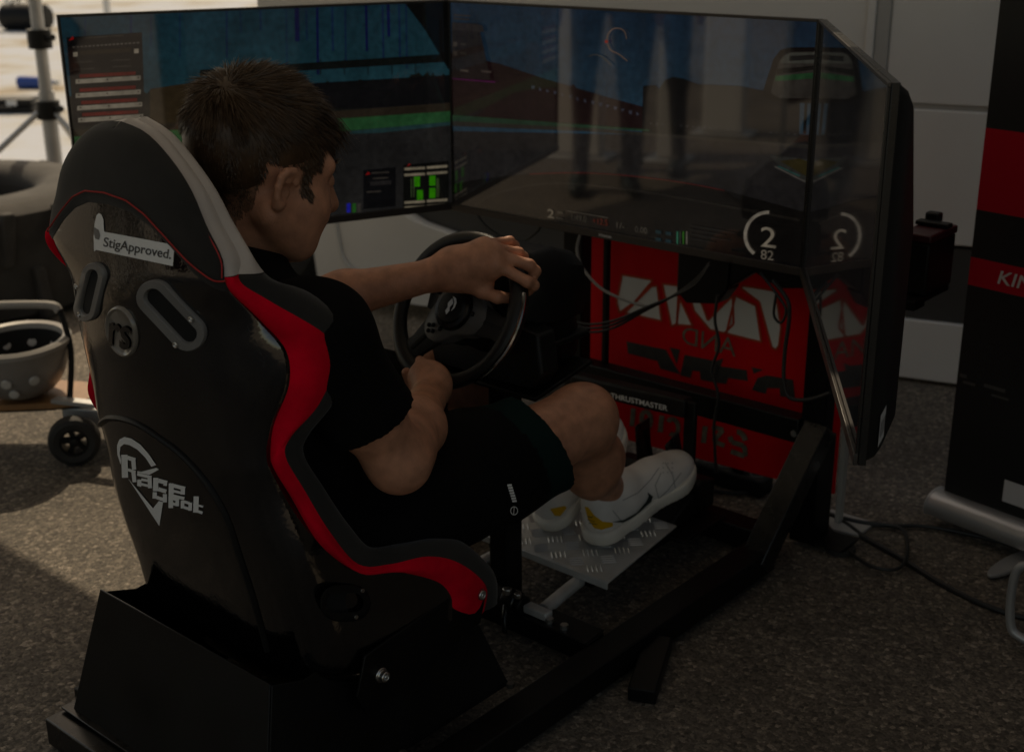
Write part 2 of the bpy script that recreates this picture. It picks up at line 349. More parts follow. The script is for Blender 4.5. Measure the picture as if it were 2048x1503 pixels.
# ---- decals: marks drawn on a real surface
def bvh_of(*os):
    vs, fs = [], []
    for o in os:
        b = INFO[o.name][0]; k = len(vs); vs += [v.co+b for v in o.data.vertices]; fs += [tuple(i+k for i in p.vertices) for p in o.data.polygons]
    return BVHTree.FromPolygons(vs, fs)
def hit(bvh, frame, x, y, off):
    inv = frame.inverted(); o = inv @ CAMV; v = (inv.to_3x3() @ ray(x, y)).normalized()
    p, n, i, d = bvh.ray_cast(o, v)
    if p is None: return None
    if n.dot(v) > 0: n = -n
    return p + n*off
def decal(bvh, frame, polys, off=.0012, step=9., mb=None, mi=0):
    mb = mb or MB()
    for poly in polys:
        bm = bmesh.new(); vs = [bm.verts.new((x, y, 0)) for x, y in poly]
        tri = tessellate_polygon([[Vector((x, y, 0)) for x, y in poly]])
        for t in tri:
            try: bm.faces.new([vs[i] for i in t])
            except ValueError: pass
        for _ in range(4):
            es = [e for e in bm.edges if e.calc_length() > step]
            if not es: break
            bmesh.ops.subdivide_edges(bm, edges=es, cuts=1); bmesh.ops.triangulate(bm, faces=bm.faces[:])
        bm.verts.index_update(); P = [hit(bvh, frame, v.co.x, v.co.y, off) for v in bm.verts]
        fs = [tuple(v.index for v in f.verts) for f in bm.faces if all(P[v.index] is not None for v in f.verts)]
        mb.add([p if p is not None else (0, 0, 0) for p in P], fs, mi); bm.free()
    return mb
def stroke(pts, wd):
    out = []
    for (a, b) in zip(pts[:-1], pts[1:]):
        a = Vector(a); b = Vector(b); d = (b-a).normalized()*.0; n = Vector((-(b-a).y, (b-a).x)).normalized()*wd/2
        out.append([tuple(a+n), tuple(b+n), tuple(b-n), tuple(a-n)])
    return out
def text_px(txt, o, ux, uy, bold=0.):          # text laid along pixel vectors ux (whole width) and uy (font unit)
    vs, fs = text_mesh(txt, bold); polys = []
    for f in fs: polys.append([(o[0]+vs[i].x*ux[0]+vs[i].y*uy[0], o[1]+vs[i].x*ux[1]+vs[i].y*uy[1]) for i in f])
    return polys
# ================================================================== SETTING
g = MB(); g.add([(-150, -60, 0), (150, -60, 0), (150, 220, 0), (-150, 220, 0)], [(0, 1, 2, 3)])
tag(obj('ground', g, 'asphalt', frame=WLD, smooth=False), kind='structure')
g = MB(); pts = [(-150, 200), (-150, 5.9), (-9, 5.6), (-6, 5.75), (-4, 5.5), (-3, 5.65), (-2.2, 5.5), (-1.6, 5.75), (-.6, 6.3), (6, 8), (150, 9), (150, 200)]
g.f = []; g.add([(x, y, .004) for x, y in pts], [tuple(range(len(pts)))])
tag(obj('dry_field', g, 'dry_field', frame=WLD, smooth=False), kind='structure')
# white trailer behind the screens
tr = thing('trailer', 'white trailer side with dark lower band standing behind the monitors', 'trailer', (-.2, 0, 0), VAN)
m = MB(); m.span((-2.35, .06, .16), (3.4, 2.1, 3.15)); obj('body', m, 'white_paint_b', tr, bevel=.02)
def panel(name, x0, x1, z0, z1, mt='white_paint', y0=.0, y1=.058, bv=.004):
    m = MB(); m.span((x0, y0, z0), (x1, y1, z1)); return obj(name, m, mt, tr, bevel=bv)
panel('wall_panel', -1.6, -.322, .41, 3.12); panel('wall_panel', -2.33, -1.606, .41, 3.12)
panel('wall_panel', -.258, 3.38, .802, 3.12); panel('wall_panel', -.258, 3.38, .418, .788)
panel('trim_strip', -.3215, -.2975, .41, 3.12, 'white_paint', -.012, .05); panel('trim_strip', -.297, -.2585, .41, 3.12, 'trim_grey', -.006, .05)
panel('seam_strip', -.256, 3.38, .7885, .8015, 'trim_grey', .006, .055, .001)
panel('dark_band', -1.9, 3.38, .192, .408, 'band_dark', .012, .058)
panel('skirt', -1.05, 3.38, .012, .190, 'white_paint', .0, .058)
m = MB(); P = [(-2.13, .05), (-.95, .05), (-.95, .17), (-1.05, .225), (-1.16, .262), (-1.35, .272), (-1.55, .30), (-1.7, .335), (-1.82, .39), (-1.9, .50), (-2.12, .60), (-2.16, .35)]
m.prism([(x, -.035, z) for x, z in P], (0, .045, 0)); obj('fender', m, 'white_paint', tr, bevel=.012, bseg=3)
m = MB(); m.tube(spline([(-2.05, -.037, .45), (-2.03, -.04, .25), (-2.0, -.042, .17), (-1.9, -.043, .145), (-1.5, -.043, .12), (-1.1, -.040, .10)], 6), .007, 8); obj('crease', m, 'white_paint_b', tr)
wv = MB(); wv.lathe([(.11, -.09), (.2, -.095), (.235, -.07), (.245, 0), (.235, .07), (.2, .095), (.11, .09)], (-2.36, .10, .245), (0, 1, 0), 40); wo = obj('wheel', wv, 'rubber', tr)
wv = MB(); wv.lathe([(0, -.05), (.05, -.055), (.06, -.03), (.12, -.02), (.13, -.07), (.115, -.085)], (-2.36, .10, .245), (0, 1, 0), 30); obj('rim', wv, 'alu_soft', wo)
# pop-up canopy over the stand (roof above the frame, it gives the shade)
cp = thing('canopy_tent', 'white pop-up canopy roof over the racing simulator', 'canopy', (-1.3, -.75, 0))
r0, r1, f0, f1, hz = -3.6, 1.6, -2.6, .63, 2.3
m = MB(); c4 = [(r0, f0, hz), (r1, f0, hz), (r1, f1, hz), (r0, f1, hz)]; top = [(-1.6, -.94, 3.0), (.1, -.94, 3.0)]
m.add(c4+top, [(0, 1, 5, 4), (1, 2, 5), (2, 3, 4, 5), (3, 0, 4)]); obj('roof', m, 'canopy_white', cp, smooth=False)
for a, b in ((0, 1), (1, 2), (2, 3), (3, 0)):
    m = MB(); A = Vector(c4[a]); B = Vector(c4[b]); m.add([A, B, B-Vector((0, 0, .18)), A-Vector((0, 0, .18))], [(0, 1, 2, 3)]); obj('valance', m, 'canopy_white', cp, smooth=False)
m = MB(); m.add([(r1, -.5, .02), (r1, f1, .02), (r1, f1, hz), (r1, -.5, hz)], [(0, 1, 2, 3)]); obj('added_shade_wall', m, 'shade_wall_black', cp, smooth=False)  # dark wall added out of view, dims trailer side and ground at right
for c in c4:
    m = MB(); m.bar((c[0], c[1], 0), (c[0], c[1], 2.3), .04, .04, (0, 1, 0)); m.box((c[0], c[1], .004), (.1, .1, .008)); obj('leg', m, 'alu_soft', cp)
# ================================================================== RIG FRAME
rg = thing('simulator_frame', 'black steel frame of the racing simulator with seat box, rails and screen uprights', 'simulator frame', (0, -.1, 0))
def part(name, mt, parent=rg, bevel=.003, **k):
    def fin(mb): return obj(name, mb, mt, parent, bevel=bevel, **k)
    return fin
ST = 'steel_black'
part('side_rail', ST)(MB().span((.285, -.91, .012), (.345, .40, .066)))
part('side_rail', ST)(MB().span((-.30, -.833, .012), (-.245, .438, .066)))
part('rear_crossbar', 'steel_satin')(MB().span((-.272, -.905, .004), (.284, -.835, .054)))
part('front_crossbar', ST)(MB().span((-.30, .44, .01), (.30, .50, .06)))
part('middle_crossbar', ST)(MB().bar((-.243, -.13, .045), (.283, -.13, .045), .05, .045))
for s in (1, -1):
    part('outrigger_foot', ST)(MB().bar((s*.345, -.02, .034), (s*.41, -.165, .016), .05, .03))
    part('leveling_foot', 'rubber', bevel=.002)(MB().cyl((s*.40, .585, 0), (s*.40, .585, .014), .032))
    b = part('upright', ST)(MB().span((s*.325-.028, .56, .26), (s*.325+.028, .60, 1.02)))
    part('upright_base', ST)(MB().span((s*.325-.03, .545, .012), (s*.325+.03, .615, .255)))
    part('rising_leg', 'steel_satin')(MB().bar((s*.320, .36, .03), (s*.335, .575, .275), .05, .055, (1, 0, 0)))
    part('foot_plate', ST)(MB().span((s*.37-.05, .55, .014), (s*.37+.05, .63, .02)))
part('screen_crossbar', ST)(MB().span((-.30, .545, .237), (.30, .590, .291)))
part('upper_crossbar', ST)(MB().span((-.29, .57, .88), (.29, .60, .93)))
part('cable_post', ST)(MB().span((-.247, .575, .29), (-.233, .59, .95)))
part('screen_bracket', ST)(MB().prism([(-.03, .56, .60), (.10, .56, .60), (.10, .56, .535), (.075, .56, .50), (-.005, .56, .488), (-.03, .56, .51)], (0, .05, 0)))
part('screen_bracket_arm', ST)(MB().prism([(.10, .565, .60), (.30, .565, .60), (.30, .565, .575), (.22, .565, .56), (.16, .565, .585), (.10, .565, .54)], (0, .04, 0)))
for x in (-.02, .295):
    part('clamp_bolt', 'bolt', bevel=0)(MB().cyl((x, .543, .262), (x, .535, .262), .008, 6))
# seat box of folded sheet
ZT, ZB = .27, .058
RB = [(-.25, -.865, ZB), (.25, -.865, ZB), (.21, -.805, ZT), (-.222, -.805, ZT)]
def sheet(name, poly, d=(0, .003, 0), mt=ST): return part(name, mt, bevel=.0012)(MB().prism(poly, d))
sheet('seat_box_panel', RB)
for s in (1, -1):
    sheet('seat_box_side', [(s*.252, -.862, ZB), (s*.252, -.335, ZB), (s*.213, -.365, .172), (s*.213, -.40, .176), (s*.213, -.41, .160), (s*.214, -.44, .185), (s*.213, -.52, .21), (s*.213, -.70, .255), (s*.213, -.745, .25), (s*.213, -.803, ZT-.001)], (-s*.003, 0, 0))
sheet('seat_box_front', [(-.25, -.337, ZB), (.25, -.337, ZB), (.21, -.366, .16), (-.21, -.366, .16)], (0, -.003, 0))
part('seat_box_flange', 'steel_satin', bevel=.001)(MB().span((-.27, -.875, ZB), (.30, -.80, ZB+.004)))
for x, y in ((-.258, -.845), (.262, -.845), (.264, -.345), (.262, -.60)):
    part('flange_bolt', 'bolt', bevel=0)(MB().cyl((x, y, ZB+.004), (x, y, ZB+.012), .007, 6))
for s in (1, -1):
    sb = sheet('seat_bracket', [(s*.243, -.655, .262), (s*.243, -.405, .292), (s*.243, -.385, .255), (s*.243, -.40, .205), (s*.243, -.655, .155), (s*.243, -.675, .20)], (s*.005, 0, 0))
    for y, z in ((-.625, .215), (-.405, .262)):
        part('bracket_bolt', 'bolt', sb, bevel=.001)(MB().lathe([(.012, 0), (.012, .002), (.0085, .003), (.0085, .011), (.005, .012), (.0045, .006), (0, .006)], (s*.248, y, z), (s, 0, 0), 18))
# steering column, clamp and sliding tubes
part('steering_column', ST, bevel=.006, bseg=3)(MB().bar((.04, -.10, .05), (.02, -.075, .50), .05, .045, (1, 0, 0)))
part('wheel_deck', ST)(MB().box((.0, -.035, .50), (.26, .17, .008), Matrix.Rotation(10*D, 3, 'X')))
part('column_crossbar', ST)(MB().tube([(-.05, -.145, .085), (.13, -.15, .085)], .019, 16))
part('column_clamp', 'steel_satin')(MB().lathe([(.008, -.016), (.022, -.016), (.023, -.01), (.023, .01), (.022, .016), (.008, .016)], (.10, -.15, .085), (1, 0, 0), 20))
part('clamp_nut', 'bolt', bevel=.001)(MB().cyl((.10, -.165, .106), (.10, -.165, .118), .009, 6))
part('clamp_nut', 'bolt', bevel=.001)(MB().cyl((.122, -.16, .104), (.122, -.16, .113), .007, 6))
part('clamp_lever', 'steel_satin', bevel=.002)(MB().tube([(.10, -.17, .085), (.11, -.185, .07), (.115, -.19, .04)], .006, 8))
part('clamp_block', 'alu')(MB().box((.158, -.145, .082), (.055, .022, .016)))
part('bolt_plate', ST)(MB().span((.14, -.165, .068), (.283, -.105, .0735)))
for x in (.19, .225): part('plate_bolt', 'bolt', bevel=0)(MB().cyl((x, -.15, .0735), (x, -.15, .082), .008, 6))
part('sliding_tube', 'alu', bevel=0)(MB().tube([(.155, -.125, .075), (.128, .06, .075)], .013, 14))
part('sliding_tube', 'alu', bevel=0)(MB().tube([(-.06, -.125, .075), (-.06, .06, .075)], .013, 14))
# tread plate under the feet
tp = part('foot_rest_plate', 'alu', bevel=.001)(MB().prism([(-.13, 0, .098), (.212, 0, .098), (.185, .27, .108), (-.13, .27, .108)], (0, 0, .004)))
m = MB(); k = 0
for i in range(8):
    for j in range(6):
        cx = -.11+i*.045; cy = .025+j*.045; a = (45 if (i+j) % 2 else -45)*D
        if cx > .19: continue
        for q in range(4):
            o = (q-1.5)*.0088; c = Vector((cx, cy, .102+cy*.037)); dx = Vector((math.cos(a), math.sin(a), 0)); nn = Vector((-dx.y, dx.x, 0)); c = c+nn*o
            L = .0165; wd = .0022; z = Vector((0, 0, .0022))
            m.add([c-dx*L, c-dx*L*.5+nn*wd, c+dx*L*.5+nn*wd, c+dx*L, c+dx*L*.5-nn*wd, c-dx*L*.5-nn*wd, c-dx*L*.6+z, c+dx*L*.6+z], [(0, 1, 6), (1, 2, 7, 6), (2, 3, 7), (3, 4, 7), (4, 5, 6, 7), (5, 0, 6)])
tag(obj('tread_ridges', m, 'alu', tp), kind='stuff')
m = MB(); m.prism([(-.13, 0, .06), (.212, 0, .06), (.212, 0, .1), (-.13, 0, .1)], (0, .003, 0)); 
part('plate_lip', 'alu')(MB().span((-.13, -.0035, .086), (.212, -.0005, .1015)))
for x in (-.09, .15): part('plate_support', ST)(MB().span((x-.015, .01, .066), (x+.015, .3, .0955)))
part('pedal_shelf', ST)(MB().span((-.16, .275, .07), (.20, .44, .078)))
# ================================================================== PEDALS
pd = thing('pedal_set', 'black pedal set with a printed crossbar above the white shoes', 'pedals', (.03, .38, .08))
pp = part('top_bar', 'plastic_black', pd, .006, bseg=3)(MB().bar((-.17, .375, .318), (.135, .375, .328), .034, .04))
vs, fs = text_mesh('THRUSTMASTER', .012)
m = MB(); m.add([(-.052+v.x*.148, .353, .312+.006*v.x+v.y*.0165) for v in vs], fs); obj('lettering', m, 'sticker_white', pp)
for s, x in ((1, .142), (-1, -.178)):
    m = MB(); m.bar((x, .372, .345), (x, .372, .17), .012, .028, (1, 0, 0)); m.bar((x, .372, .18), (x, .41, .078), .012, .03, (1, 0, 0)); part('side_arm', 'steel_black', pd)(m)
    part('arm_bolt', 'steel_satin', pd, 0)(MB().cyl((x-.012, .36, .165), (x+.012, .36, .165), .009, 12))
part('pedal_base', 'plastic_black', pd, .005)(MB().prism([(-.16, .30, .0785), (-.16, .47, .0785), (-.16, .47, .14), (-.16, .42, .15), (-.16, .32, .10)], (.31, 0, 0)))
for x, a in ((-.11, .03), (.0, .055), (.105, .015)):
    pe = part('pedal', 'steel_satin', pd, .002)(MB().bar((x, .40+a*.3, .13), (x, .345+a, .255), .05, .006, (1, 0, 0)))
    part('pedal_arm', 'steel_black', pe, .001)(MB().bar((x, .44, .14), (x, .355+a, .235), .012, .012, (1, 0, 0)))
# ================================================================== SCREENS
SC = 2**(-EXPO)
def px_col(c): return tuple(x*SC for x in lin([q/255 for q in c]))
TZ0, TZ1 = .617, 1.113
class Screen:
    def __init__(s, name, label, p0, p1, w, logo=False):
        p0 = Vector((*p0, 0)); p1 = Vector((*p1, 0)); d = (p1-p0).normalized(); s.w = w
        s.F = RIG @ Matrix.Translation(p0) @ Matrix.Rotation(math.atan2(d.y, d.x), 4, 'Z')
        s.t = thing(name, label, 'monitor', (w/2, 0, TZ0), s.F, 'large flat monitors around the driver')
        bz, bb = .0055, .017
        s.x0, s.x1, s.z0, s.z1 = bz, w-bz, TZ0+bb, TZ1-bz
        m = MB(); m.span((0, .0015, TZ0), (w, .012, TZ1)); pn = obj('panel', m, 'bezel', s.t, bevel=.001)
        for a, b in (((0, -.003, TZ1-bz), (w, .001, TZ1)), ((0, -.003, TZ0+bb), (bz, .001, TZ1-bz-.0004)), ((w-bz, -.003, TZ0+bb), (w, .001, TZ1-bz-.0004))):
            obj('bezel', MB().span(a, b), 'bezel_edge' if a[2] > 1.1 else 'bezel', s.t, bevel=.0006)
        obj('lower_bezel', MB().span((0, -.005, TZ0), (w, .001, TZ0+bb-.0004)), 'bezel_edge', s.t, bevel=.001)
        # back housing: thin at the rim, deep in the lower half
        m = MB(); rows = []
        for y, i, zt, zb in ((.0125, .004, TZ1-.004, TZ0+.003), (.024, .012, TZ1-.012, TZ0+.006), (.034, .03, TZ1-.03, TZ0+.012), (.060, .10, TZ1-.20, TZ0+.03), (.066, .14, TZ1-.24, TZ0+.07)):
            rows.append([(i, y, zb), (w-i, y, zb), (w-i, y, zt), (i, y, zt)])
        m.grid(rows, closed=True); n = len(m.v); m.add(rows[-1], [(0, 1, 2, 3)]); s.back = obj('back_housing', m, 'tv_back', s.t, bevel=.006, bseg=3, angle=50)
        s.m = MB(); s.k = 0
        s.quad3([(s.x0, s.z0), (s.x1, s.z0), (s.x1, s.z1), (s.x0, s.z1)], (4, 5, 7))
    def quad3(s, P, col, cols=None):
        y = .0010-.00003*s.k; s.k += 1
        tri = tessellate_polygon([[Vector((x, z, 0)) for x, z in P]])
        s.m.add([(x, y, z) for x, z in P], [t if ((Vector((*P[t[1]], 0))-Vector((*P[t[0]], 0))).cross(Vector((*P[t[2]], 0))-Vector((*P[t[0]], 0))).z > 0) else t[::-1] for t in tri], 0, px_col(col))
    def p(s, x, y):
        q = on(x, y, s.F, f=0); return (min(max(q.x, s.x0), s.x1), min(max(q.z, s.z0), s.z1))
    def poly(s, P, col): s.quad3([s.p(*q) for q in P], col)
    def stroke(s, pts, wd, col):
        for q in stroke(pts, wd): s.poly(q, col)
    def text(s, txt, o, ux, uy, col, bold=0.):
        vs, fs = text_mesh(txt, bold); y = .0010-.00003*s.k; s.k += 1; V = []
        for v in vs: a = s.p(o[0]+v.x*ux[0]+v.y*uy[0], o[1]+v.x*ux[1]+v.y*uy[1]); V.append((a[0], y, a[1]))
        s.m.add(V, fs, 0, px_col(col))
    def grad(s, a, b, n=8):        # stacked bands between two (left,right) lines
        for i in range(n):
            t0, t1 = i/n, (i+1)/n; L = lambda p, q, t: (p[0]+(q[0]-p[0])*t, p[1]+(q[1]-p[1])*t)
            c = tuple(a[2][j]+(b[2][j]-a[2][j])*(i+.5)/n for j in range(3))
            s.poly([L(a[0], b[0], t0), L(a[1], b[1], t0), L(a[1], b[1], t1), L(a[0], b[0], t1)], c)
    def done(s): return obj('screen', s.m, 'screen', s.t, smooth=False)
rnd = random.Random(3)
LTX = Vector((.319, .816)).normalized()
s1 = Screen('monitor', 'flat monitor behind the driver\'s head showing blue sky and settings panel', (-.969-.012*LTX.y, -.318+.012*LTX.x), (-.65-.012*LTX.y, .498+.012*LTX.x), .90)
s1.poly([(100, 20), (920, -10), (920, 420), (100, 530)], (17, 19, 23))
s1.grad(((110, 20), (915, -10), (6, 29, 43)), ((110, 235), (915, 170), (8, 37, 50)), 10)
for x, wd in ((168, 2), (260, 4), (300, 2), (358, 2), (452, 3), (480, 2), (520, 3), (572, 2), (593, 9), (612, 3), (634, 5), (664, 4), (690, 3), (732, 5), (765, 4), (776, 6), (798, 4), (812, 3)):
    h = rnd.uniform(60, 150); s1.poly([(x-wd/2, 5), (x+wd/2, 5), (x+wd/2+2, h), (x-wd/2+2, h)], (4, 9, 44) if wd > 4 else (5, 20, 46))
# tree line and grandstand roof
tl = [(130, 265)]; x = 130
while x < 905: tl.append((x, 196-(x-130)*.055+rnd.choice((0, 2, -3, -9, 3))+rnd.uniform(-4, 3))); x += rnd.uniform(5, 11)
tl.append((905, 225)); s1.poly(tl, (9, 12, 13))
s1.poly([(300, 178), (420, 160), (420, 245), (300, 255)], (26, 22, 16))
s1.poly([(600, 168), (905, 150), (905, 212), (600, 220)], (5, 6, 9))
s1.poly([(400, 140), (890, 108), (893, 124), (400, 154)], (5, 8, 10))
for x in (640, 688, 735, 783, 830): s1.poly([(x, 118), (x+2, 118), (x+2, 150), (x, 150)], (6, 10, 13))
s1.poly([(130, 262), (905, 205), (905, 222), (130, 285)], (22, 20, 18))
s1.poly([(130, 275), (905, 222), (905, 243), (690, 262), (500, 268), (300, 300), (130, 330)], (14, 50, 33))
s1.poly([(700, 262), (905, 243), (905, 250), (760, 266), (700, 268)], (14, 36, 44))
s1.poly([(810, -5), (905, -5), (905, 140), (896, 138), (850, 60)], (3, 4, 5))
s1.poly([(133, 75), (284, 65), (290, 246), (148, 254)], (5, 6, 9))
s1.poly([(137, 82), (148, 79), (146, 72)], (90, 10, 14)); s1.stroke([(170, 76), (247, 71)], 3, (24, 24, 25))
for i in range(17): s1.poly([(145+i*8, 93-i*.55), (150+i*8, 92.7-i*.55), (150+i*8, 96-i*.55), (145+i*8, 96.3-i*.55)], (46, 46, 48))
s1.poly([(160, 102), (262, 95), (262, 104), (160, 111)], (16, 14, 12))
for x, y in ((146, 105), (268, 98)): s1.poly([(x, y), (x+9, y-.6), (x+9, y+8), (x, y+9)], (80, 80, 80))
for (x, y, l) in ((148, 125, 38), (148, 139, 40), (222, 121, 38), (224, 134, 38)): s1.stroke([(x, y), (x+l, y-2)], 3.5, (22, 22, 24))
for i, (y0, x0) in enumerate(((158, 151), (186, 151), (211, 154), (235, 156))):
    s1.poly([(x0+8, y0-9), (x0+120, y0-15), (x0+120, y0-8), (x0+8, y0-2)], (52, 4, 5)); s1.stroke([(x0+55, y0-9), (x0+66, y0-9.6)], 2, (30, 8, 9))
    s1.poly([(x0, y0+1), (x0+130, y0-7), (x0+130, y0+2), (x0, y0+10)], (74, 75, 76))
    for dx in (5, 62, 124): s1.poly([(x0+dx, y0+3-dx*.06), (x0+dx+3, y0+3-dx*.06), (x0+dx+3, y0+6-dx*.06), (x0+dx, y0+6-dx*.06)], (20, 20, 22))
s1.poly([(726, 340), (791, 334), (791, 412), (726, 418)], (4, 5, 8)); s1.poly([(730, 350), (740, 348), (736, 343)], (90, 10, 14))
for y, a, b in ((346, 742, 778), (357, 745, 776), (384, 733, 762)): s1.stroke([(a, y), (b, y-2)], 3, (30, 30, 32))
s1.poly([(740, 363), (782, 360), (782, 368), (740, 371)], (17, 18, 22))
s1.poly([(806, 330), (897, 321), (897, 414), (806, 421)], (4, 5, 6)); s1.poly([(812, 334), (821, 328), (818, 327)], (100, 12, 16))
for x, y in ((808, 338), (808, 350), (808, 405), (808, 415)): s1.stroke([(x, y), (x+41, y-2.5)], 5, (80, 80, 78)); s1.stroke([(x+45, y-3), (x+86, y-6)], 5, (78, 78, 76))
for x, y in ((833, 363), (839, 390), (864, 361), (864, 386)): s1.poly([(x-6, y-10), (x+6, y-10.5), (x+6, y+9.5), (x-6, y+10)], (6, 84, 10))
for x in (822, 827, 873, 876): s1.stroke([(x, 356), (x, 394)], 2, (30, 46, 30))
for x, c in ((693, (6, 14, 110)), (704, (8, 52, 20)), (714, (30, 31, 34))): s1.poly([(x, 407), (x+7, 406), (x+7, 424), (x, 425)], c)
s1.done()
s2 = Screen('monitor', 'widest flat monitor straight ahead of the driver showing the race track and gauge', (-.65, .498), (.309, .498), .959)
s2.poly([(890, -10), (1650, 20), (1620, 570), (890, 430)], (16, 17, 21))
s2.grad(((890, -10), (1650, 20), (9, 24, 42)), ((890, 120), (1650, 140), (9, 27, 44)), 5)
s2.grad(((890, 120), (1650, 140), (9, 27, 44)), ((890, 260), (1650, 280), (14, 36, 54)), 6)
s2.poly([(890, 105), (1000, 128), (1090, 158), (1140, 172), (1147, 168), (1152, 176), (1220, 196), (1290, 215), (1290, 262), (1180, 256), (890, 240)], (14, 7, 10))
for i in range(16): x = 1062+i*15; y = 171+i*3.8; s2.poly([(x, y), (x+rnd.uniform(3, 9), y+1), (x+6, y+rnd.uniform(4, 9)), (x+1, y+7)], (30, 34, 48))
s2.poly([(1284, 270), (1286, 172), (1312, 170), (1318, 178), (1330, 160), (1345, 154), (1365, 157), (1395, 168), (1440, 170), (1480, 172), (1530, 182), (1535, 195), (1640, 200), (1640, 290)], (6, 7, 10))
s2.poly([(1600, 205), (1622, 207), (1618, 270), (1598, 268)], (16, 32, 46)); s2.stroke([(1612, 205), (1609, 268)], 6, (6, 8, 11))
for i in range(26): x = 1300+i*12; s2.poly([(x, 246+i*.9), (x+4, 246+i*.9), (x+4, 248+i*.9), (x, 248+i*.9)], (34, 36, 42) if rnd.random() < .5 else (18, 20, 24))
s2.poly([(890, 228), (1180, 250), (1300, 259), (1300, 263), (1180, 256), (890, 240)], (12, 34, 28))
s2.poly([(890, 240), (1180, 256), (1640, 292), (1640, 300), (1180, 263), (890, 250)], (21, 22, 24))
s2.poly([(1540, 310), (1580, 314), (1640, 322), (1640, 372), (1605, 362), (1562, 335)], (24, 27, 30)); s2.poly([(1560, 322), (1600, 317), (1640, 326), (1640, 356), (1605, 348)], (26, 24, 12)); s2.stroke([(1550, 333), (1606, 361), (1640, 366)], 3, (44, 46, 50)); s2.stroke([(1556, 332), (1600, 352)], 3, (14, 44, 48))
dash = spline([(890, 372, 0), (960, 358, 0), (1060, 349, 0), (1180, 347, 0), (1300, 357, 0), (1400, 372, 0), (1500, 394, 0), (1610, 424, 0)], 6)
s2.poly([(p.x, p.y) for p in dash]+[(1610, 580), (890, 430)], (6, 6, 7))
s2.stroke([(p.x, p.y-1) for p in dash[12:34]], 2, (46, 12, 14))
hood = spline([(940, 420, 0), (1000, 385, 0), (1110, 366, 0), (1250, 378, 0), (1400, 402, 0), (1600, 440, 0)], 6); s2.stroke([(p.x, p.y) for p in hood], 5, (14, 14, 15))
s2.poly([(905, 412), (1605, 530), (1603, 560), (900, 430)], (5, 5, 7))
mir = [(1534, 196), (1526, 186), (1548, 118), (1562, 100), (1580, 95), (1640, 95), (1640, 208), (1560, 205)]
s2.poly(mir, (5, 5, 6)); s2.poly([(1548, 190), (1543, 183), (1560, 122), (1572, 108), (1585, 104), (1640, 104), (1640, 198), (1560, 196)], (25, 26, 28))
s2.poly([(1566, 115), (1580, 106), (1640, 105), (1640, 128), (1562, 126)], (34, 38, 40)); s2.poly([(1580, 112), (1640, 110), (1640, 120), (1580, 122)], (12, 14, 16)); s2.poly([(1556, 138), (1640, 132), (1640, 140), (1554, 150)], (9, 10, 11)); s2.poly([(1553, 152), (1640, 146), (1640, 158), (1551, 162)], (11, 40, 27))
arc = [(1538+46*math.cos(a*D), 470-46*math.sin(a*D)) for a in range(88, 236, 6)]; s2.stroke(arc, 6.5, (74, 75, 78))
s2.text('2', (1523, 492), (30, 4), (1, -58), (78, 78, 79)); s2.text('82', (1523, 517), (25, 3), (1, -27), (66, 66, 67)); s2.stroke([(1529, 525), (1541, 527)], 2, (30, 30, 31))
s2.text('2', (1097, 434), (13, 2), (0, -24), (64, 63, 62), .02); s2.stroke([(1117, 424), (1128, 425)], 5, (34, 34, 34)); s2.stroke([(1113, 435), (1129, 437)], 3, (28, 28, 28)); s2.stroke([(1136, 421), (1218, 435)], 1.5, (46, 46, 46))
s2.text('1:49.0', (1145, 439), (30, 5), (0, -17), (42, 42, 42)); s2.text('+12.5', (1187, 446), (30, 5), (0, -17), (62, 18, 12)); s2.text('1/-', (1235, 455), (16, 3), (0, -17), (44, 44, 44)); s2.text('0.00', (1272, 463), (24, 4), (0, -17), (44, 45, 46))
for x, y in ((1313, 459), (1313, 474), (1333, 462), (1333, 477)): s2.poly([(x, y), (x+11, y+2), (x+11, y+9), (x, y+7)], (7, 24, 32))
for x, c in ((1355, (8, 60, 52)), (1361, (20, 24, 26)), (1367, (10, 56, 16)), (1374, (52, 54, 56))): s2.poly([(x, 462), (x+3, 462), (x+3, 488), (x, 487)], c)
for i, (y, l) in enumerate(((450, 90), (458, 70), (467, 80), (476, 50))): s2.stroke([(1382, y), (1382+l, y+l*.17)], 2.5, (15, 16, 18))
mp = spline([(1216, 84, 0), (1218, 70, 0), (1228, 58, 0), (1242, 57, 0), (1252, 64, 0), (1256, 78, 0)], 5); s2.stroke([(p.x, p.y) for p in mp], 2.5, (58, 50, 52)); mp = spline([(1216, 84, 0), (1224, 100, 0), (1240, 108, 0), (1258, 122, 0)], 5); s2.stroke([(p.x, p.y) for p in mp], 2.5, (58, 50, 52)); mp = spline([(1180, 113, 0), (1195, 109, 0), (1210, 116, 0), (1226, 131, 0)], 5); s2.stroke([(p.x, p.y) for p in mp], 2, (34, 36, 40))
s2.poly([(1213, 80), (1219, 80), (1219, 86), (1213, 86)], (90, 14, 12))
s2.poly([(907, 45), (960, 47), (985, 160), (907, 156)], (12, 9, 13)); s2.poly([(908, 44), (968, 50), (972, 64), (908, 60)], (20, 18, 22)); s2.stroke([(911, 30), (944, 32)], 3, (30, 28, 30)); s2.stroke([(911, 37), (942, 39)], 3, (26, 24, 26))
for y in (84, 102): s2.poly([(910, y), (918, y), (918, y+9), (910, y+9)], (34, 32, 34)); s2.stroke([(924, y+4), (936, y+5)], 4, (26, 25, 27))
s2.stroke([(924, 140), (940, 142)], 4, (40, 38, 40)); s2.stroke([(966, 142), (986, 144)], 4, (36, 33, 36)); s2.stroke([(908, 157), (994, 164)], 2.5, (44, 5, 46))
s2.done()
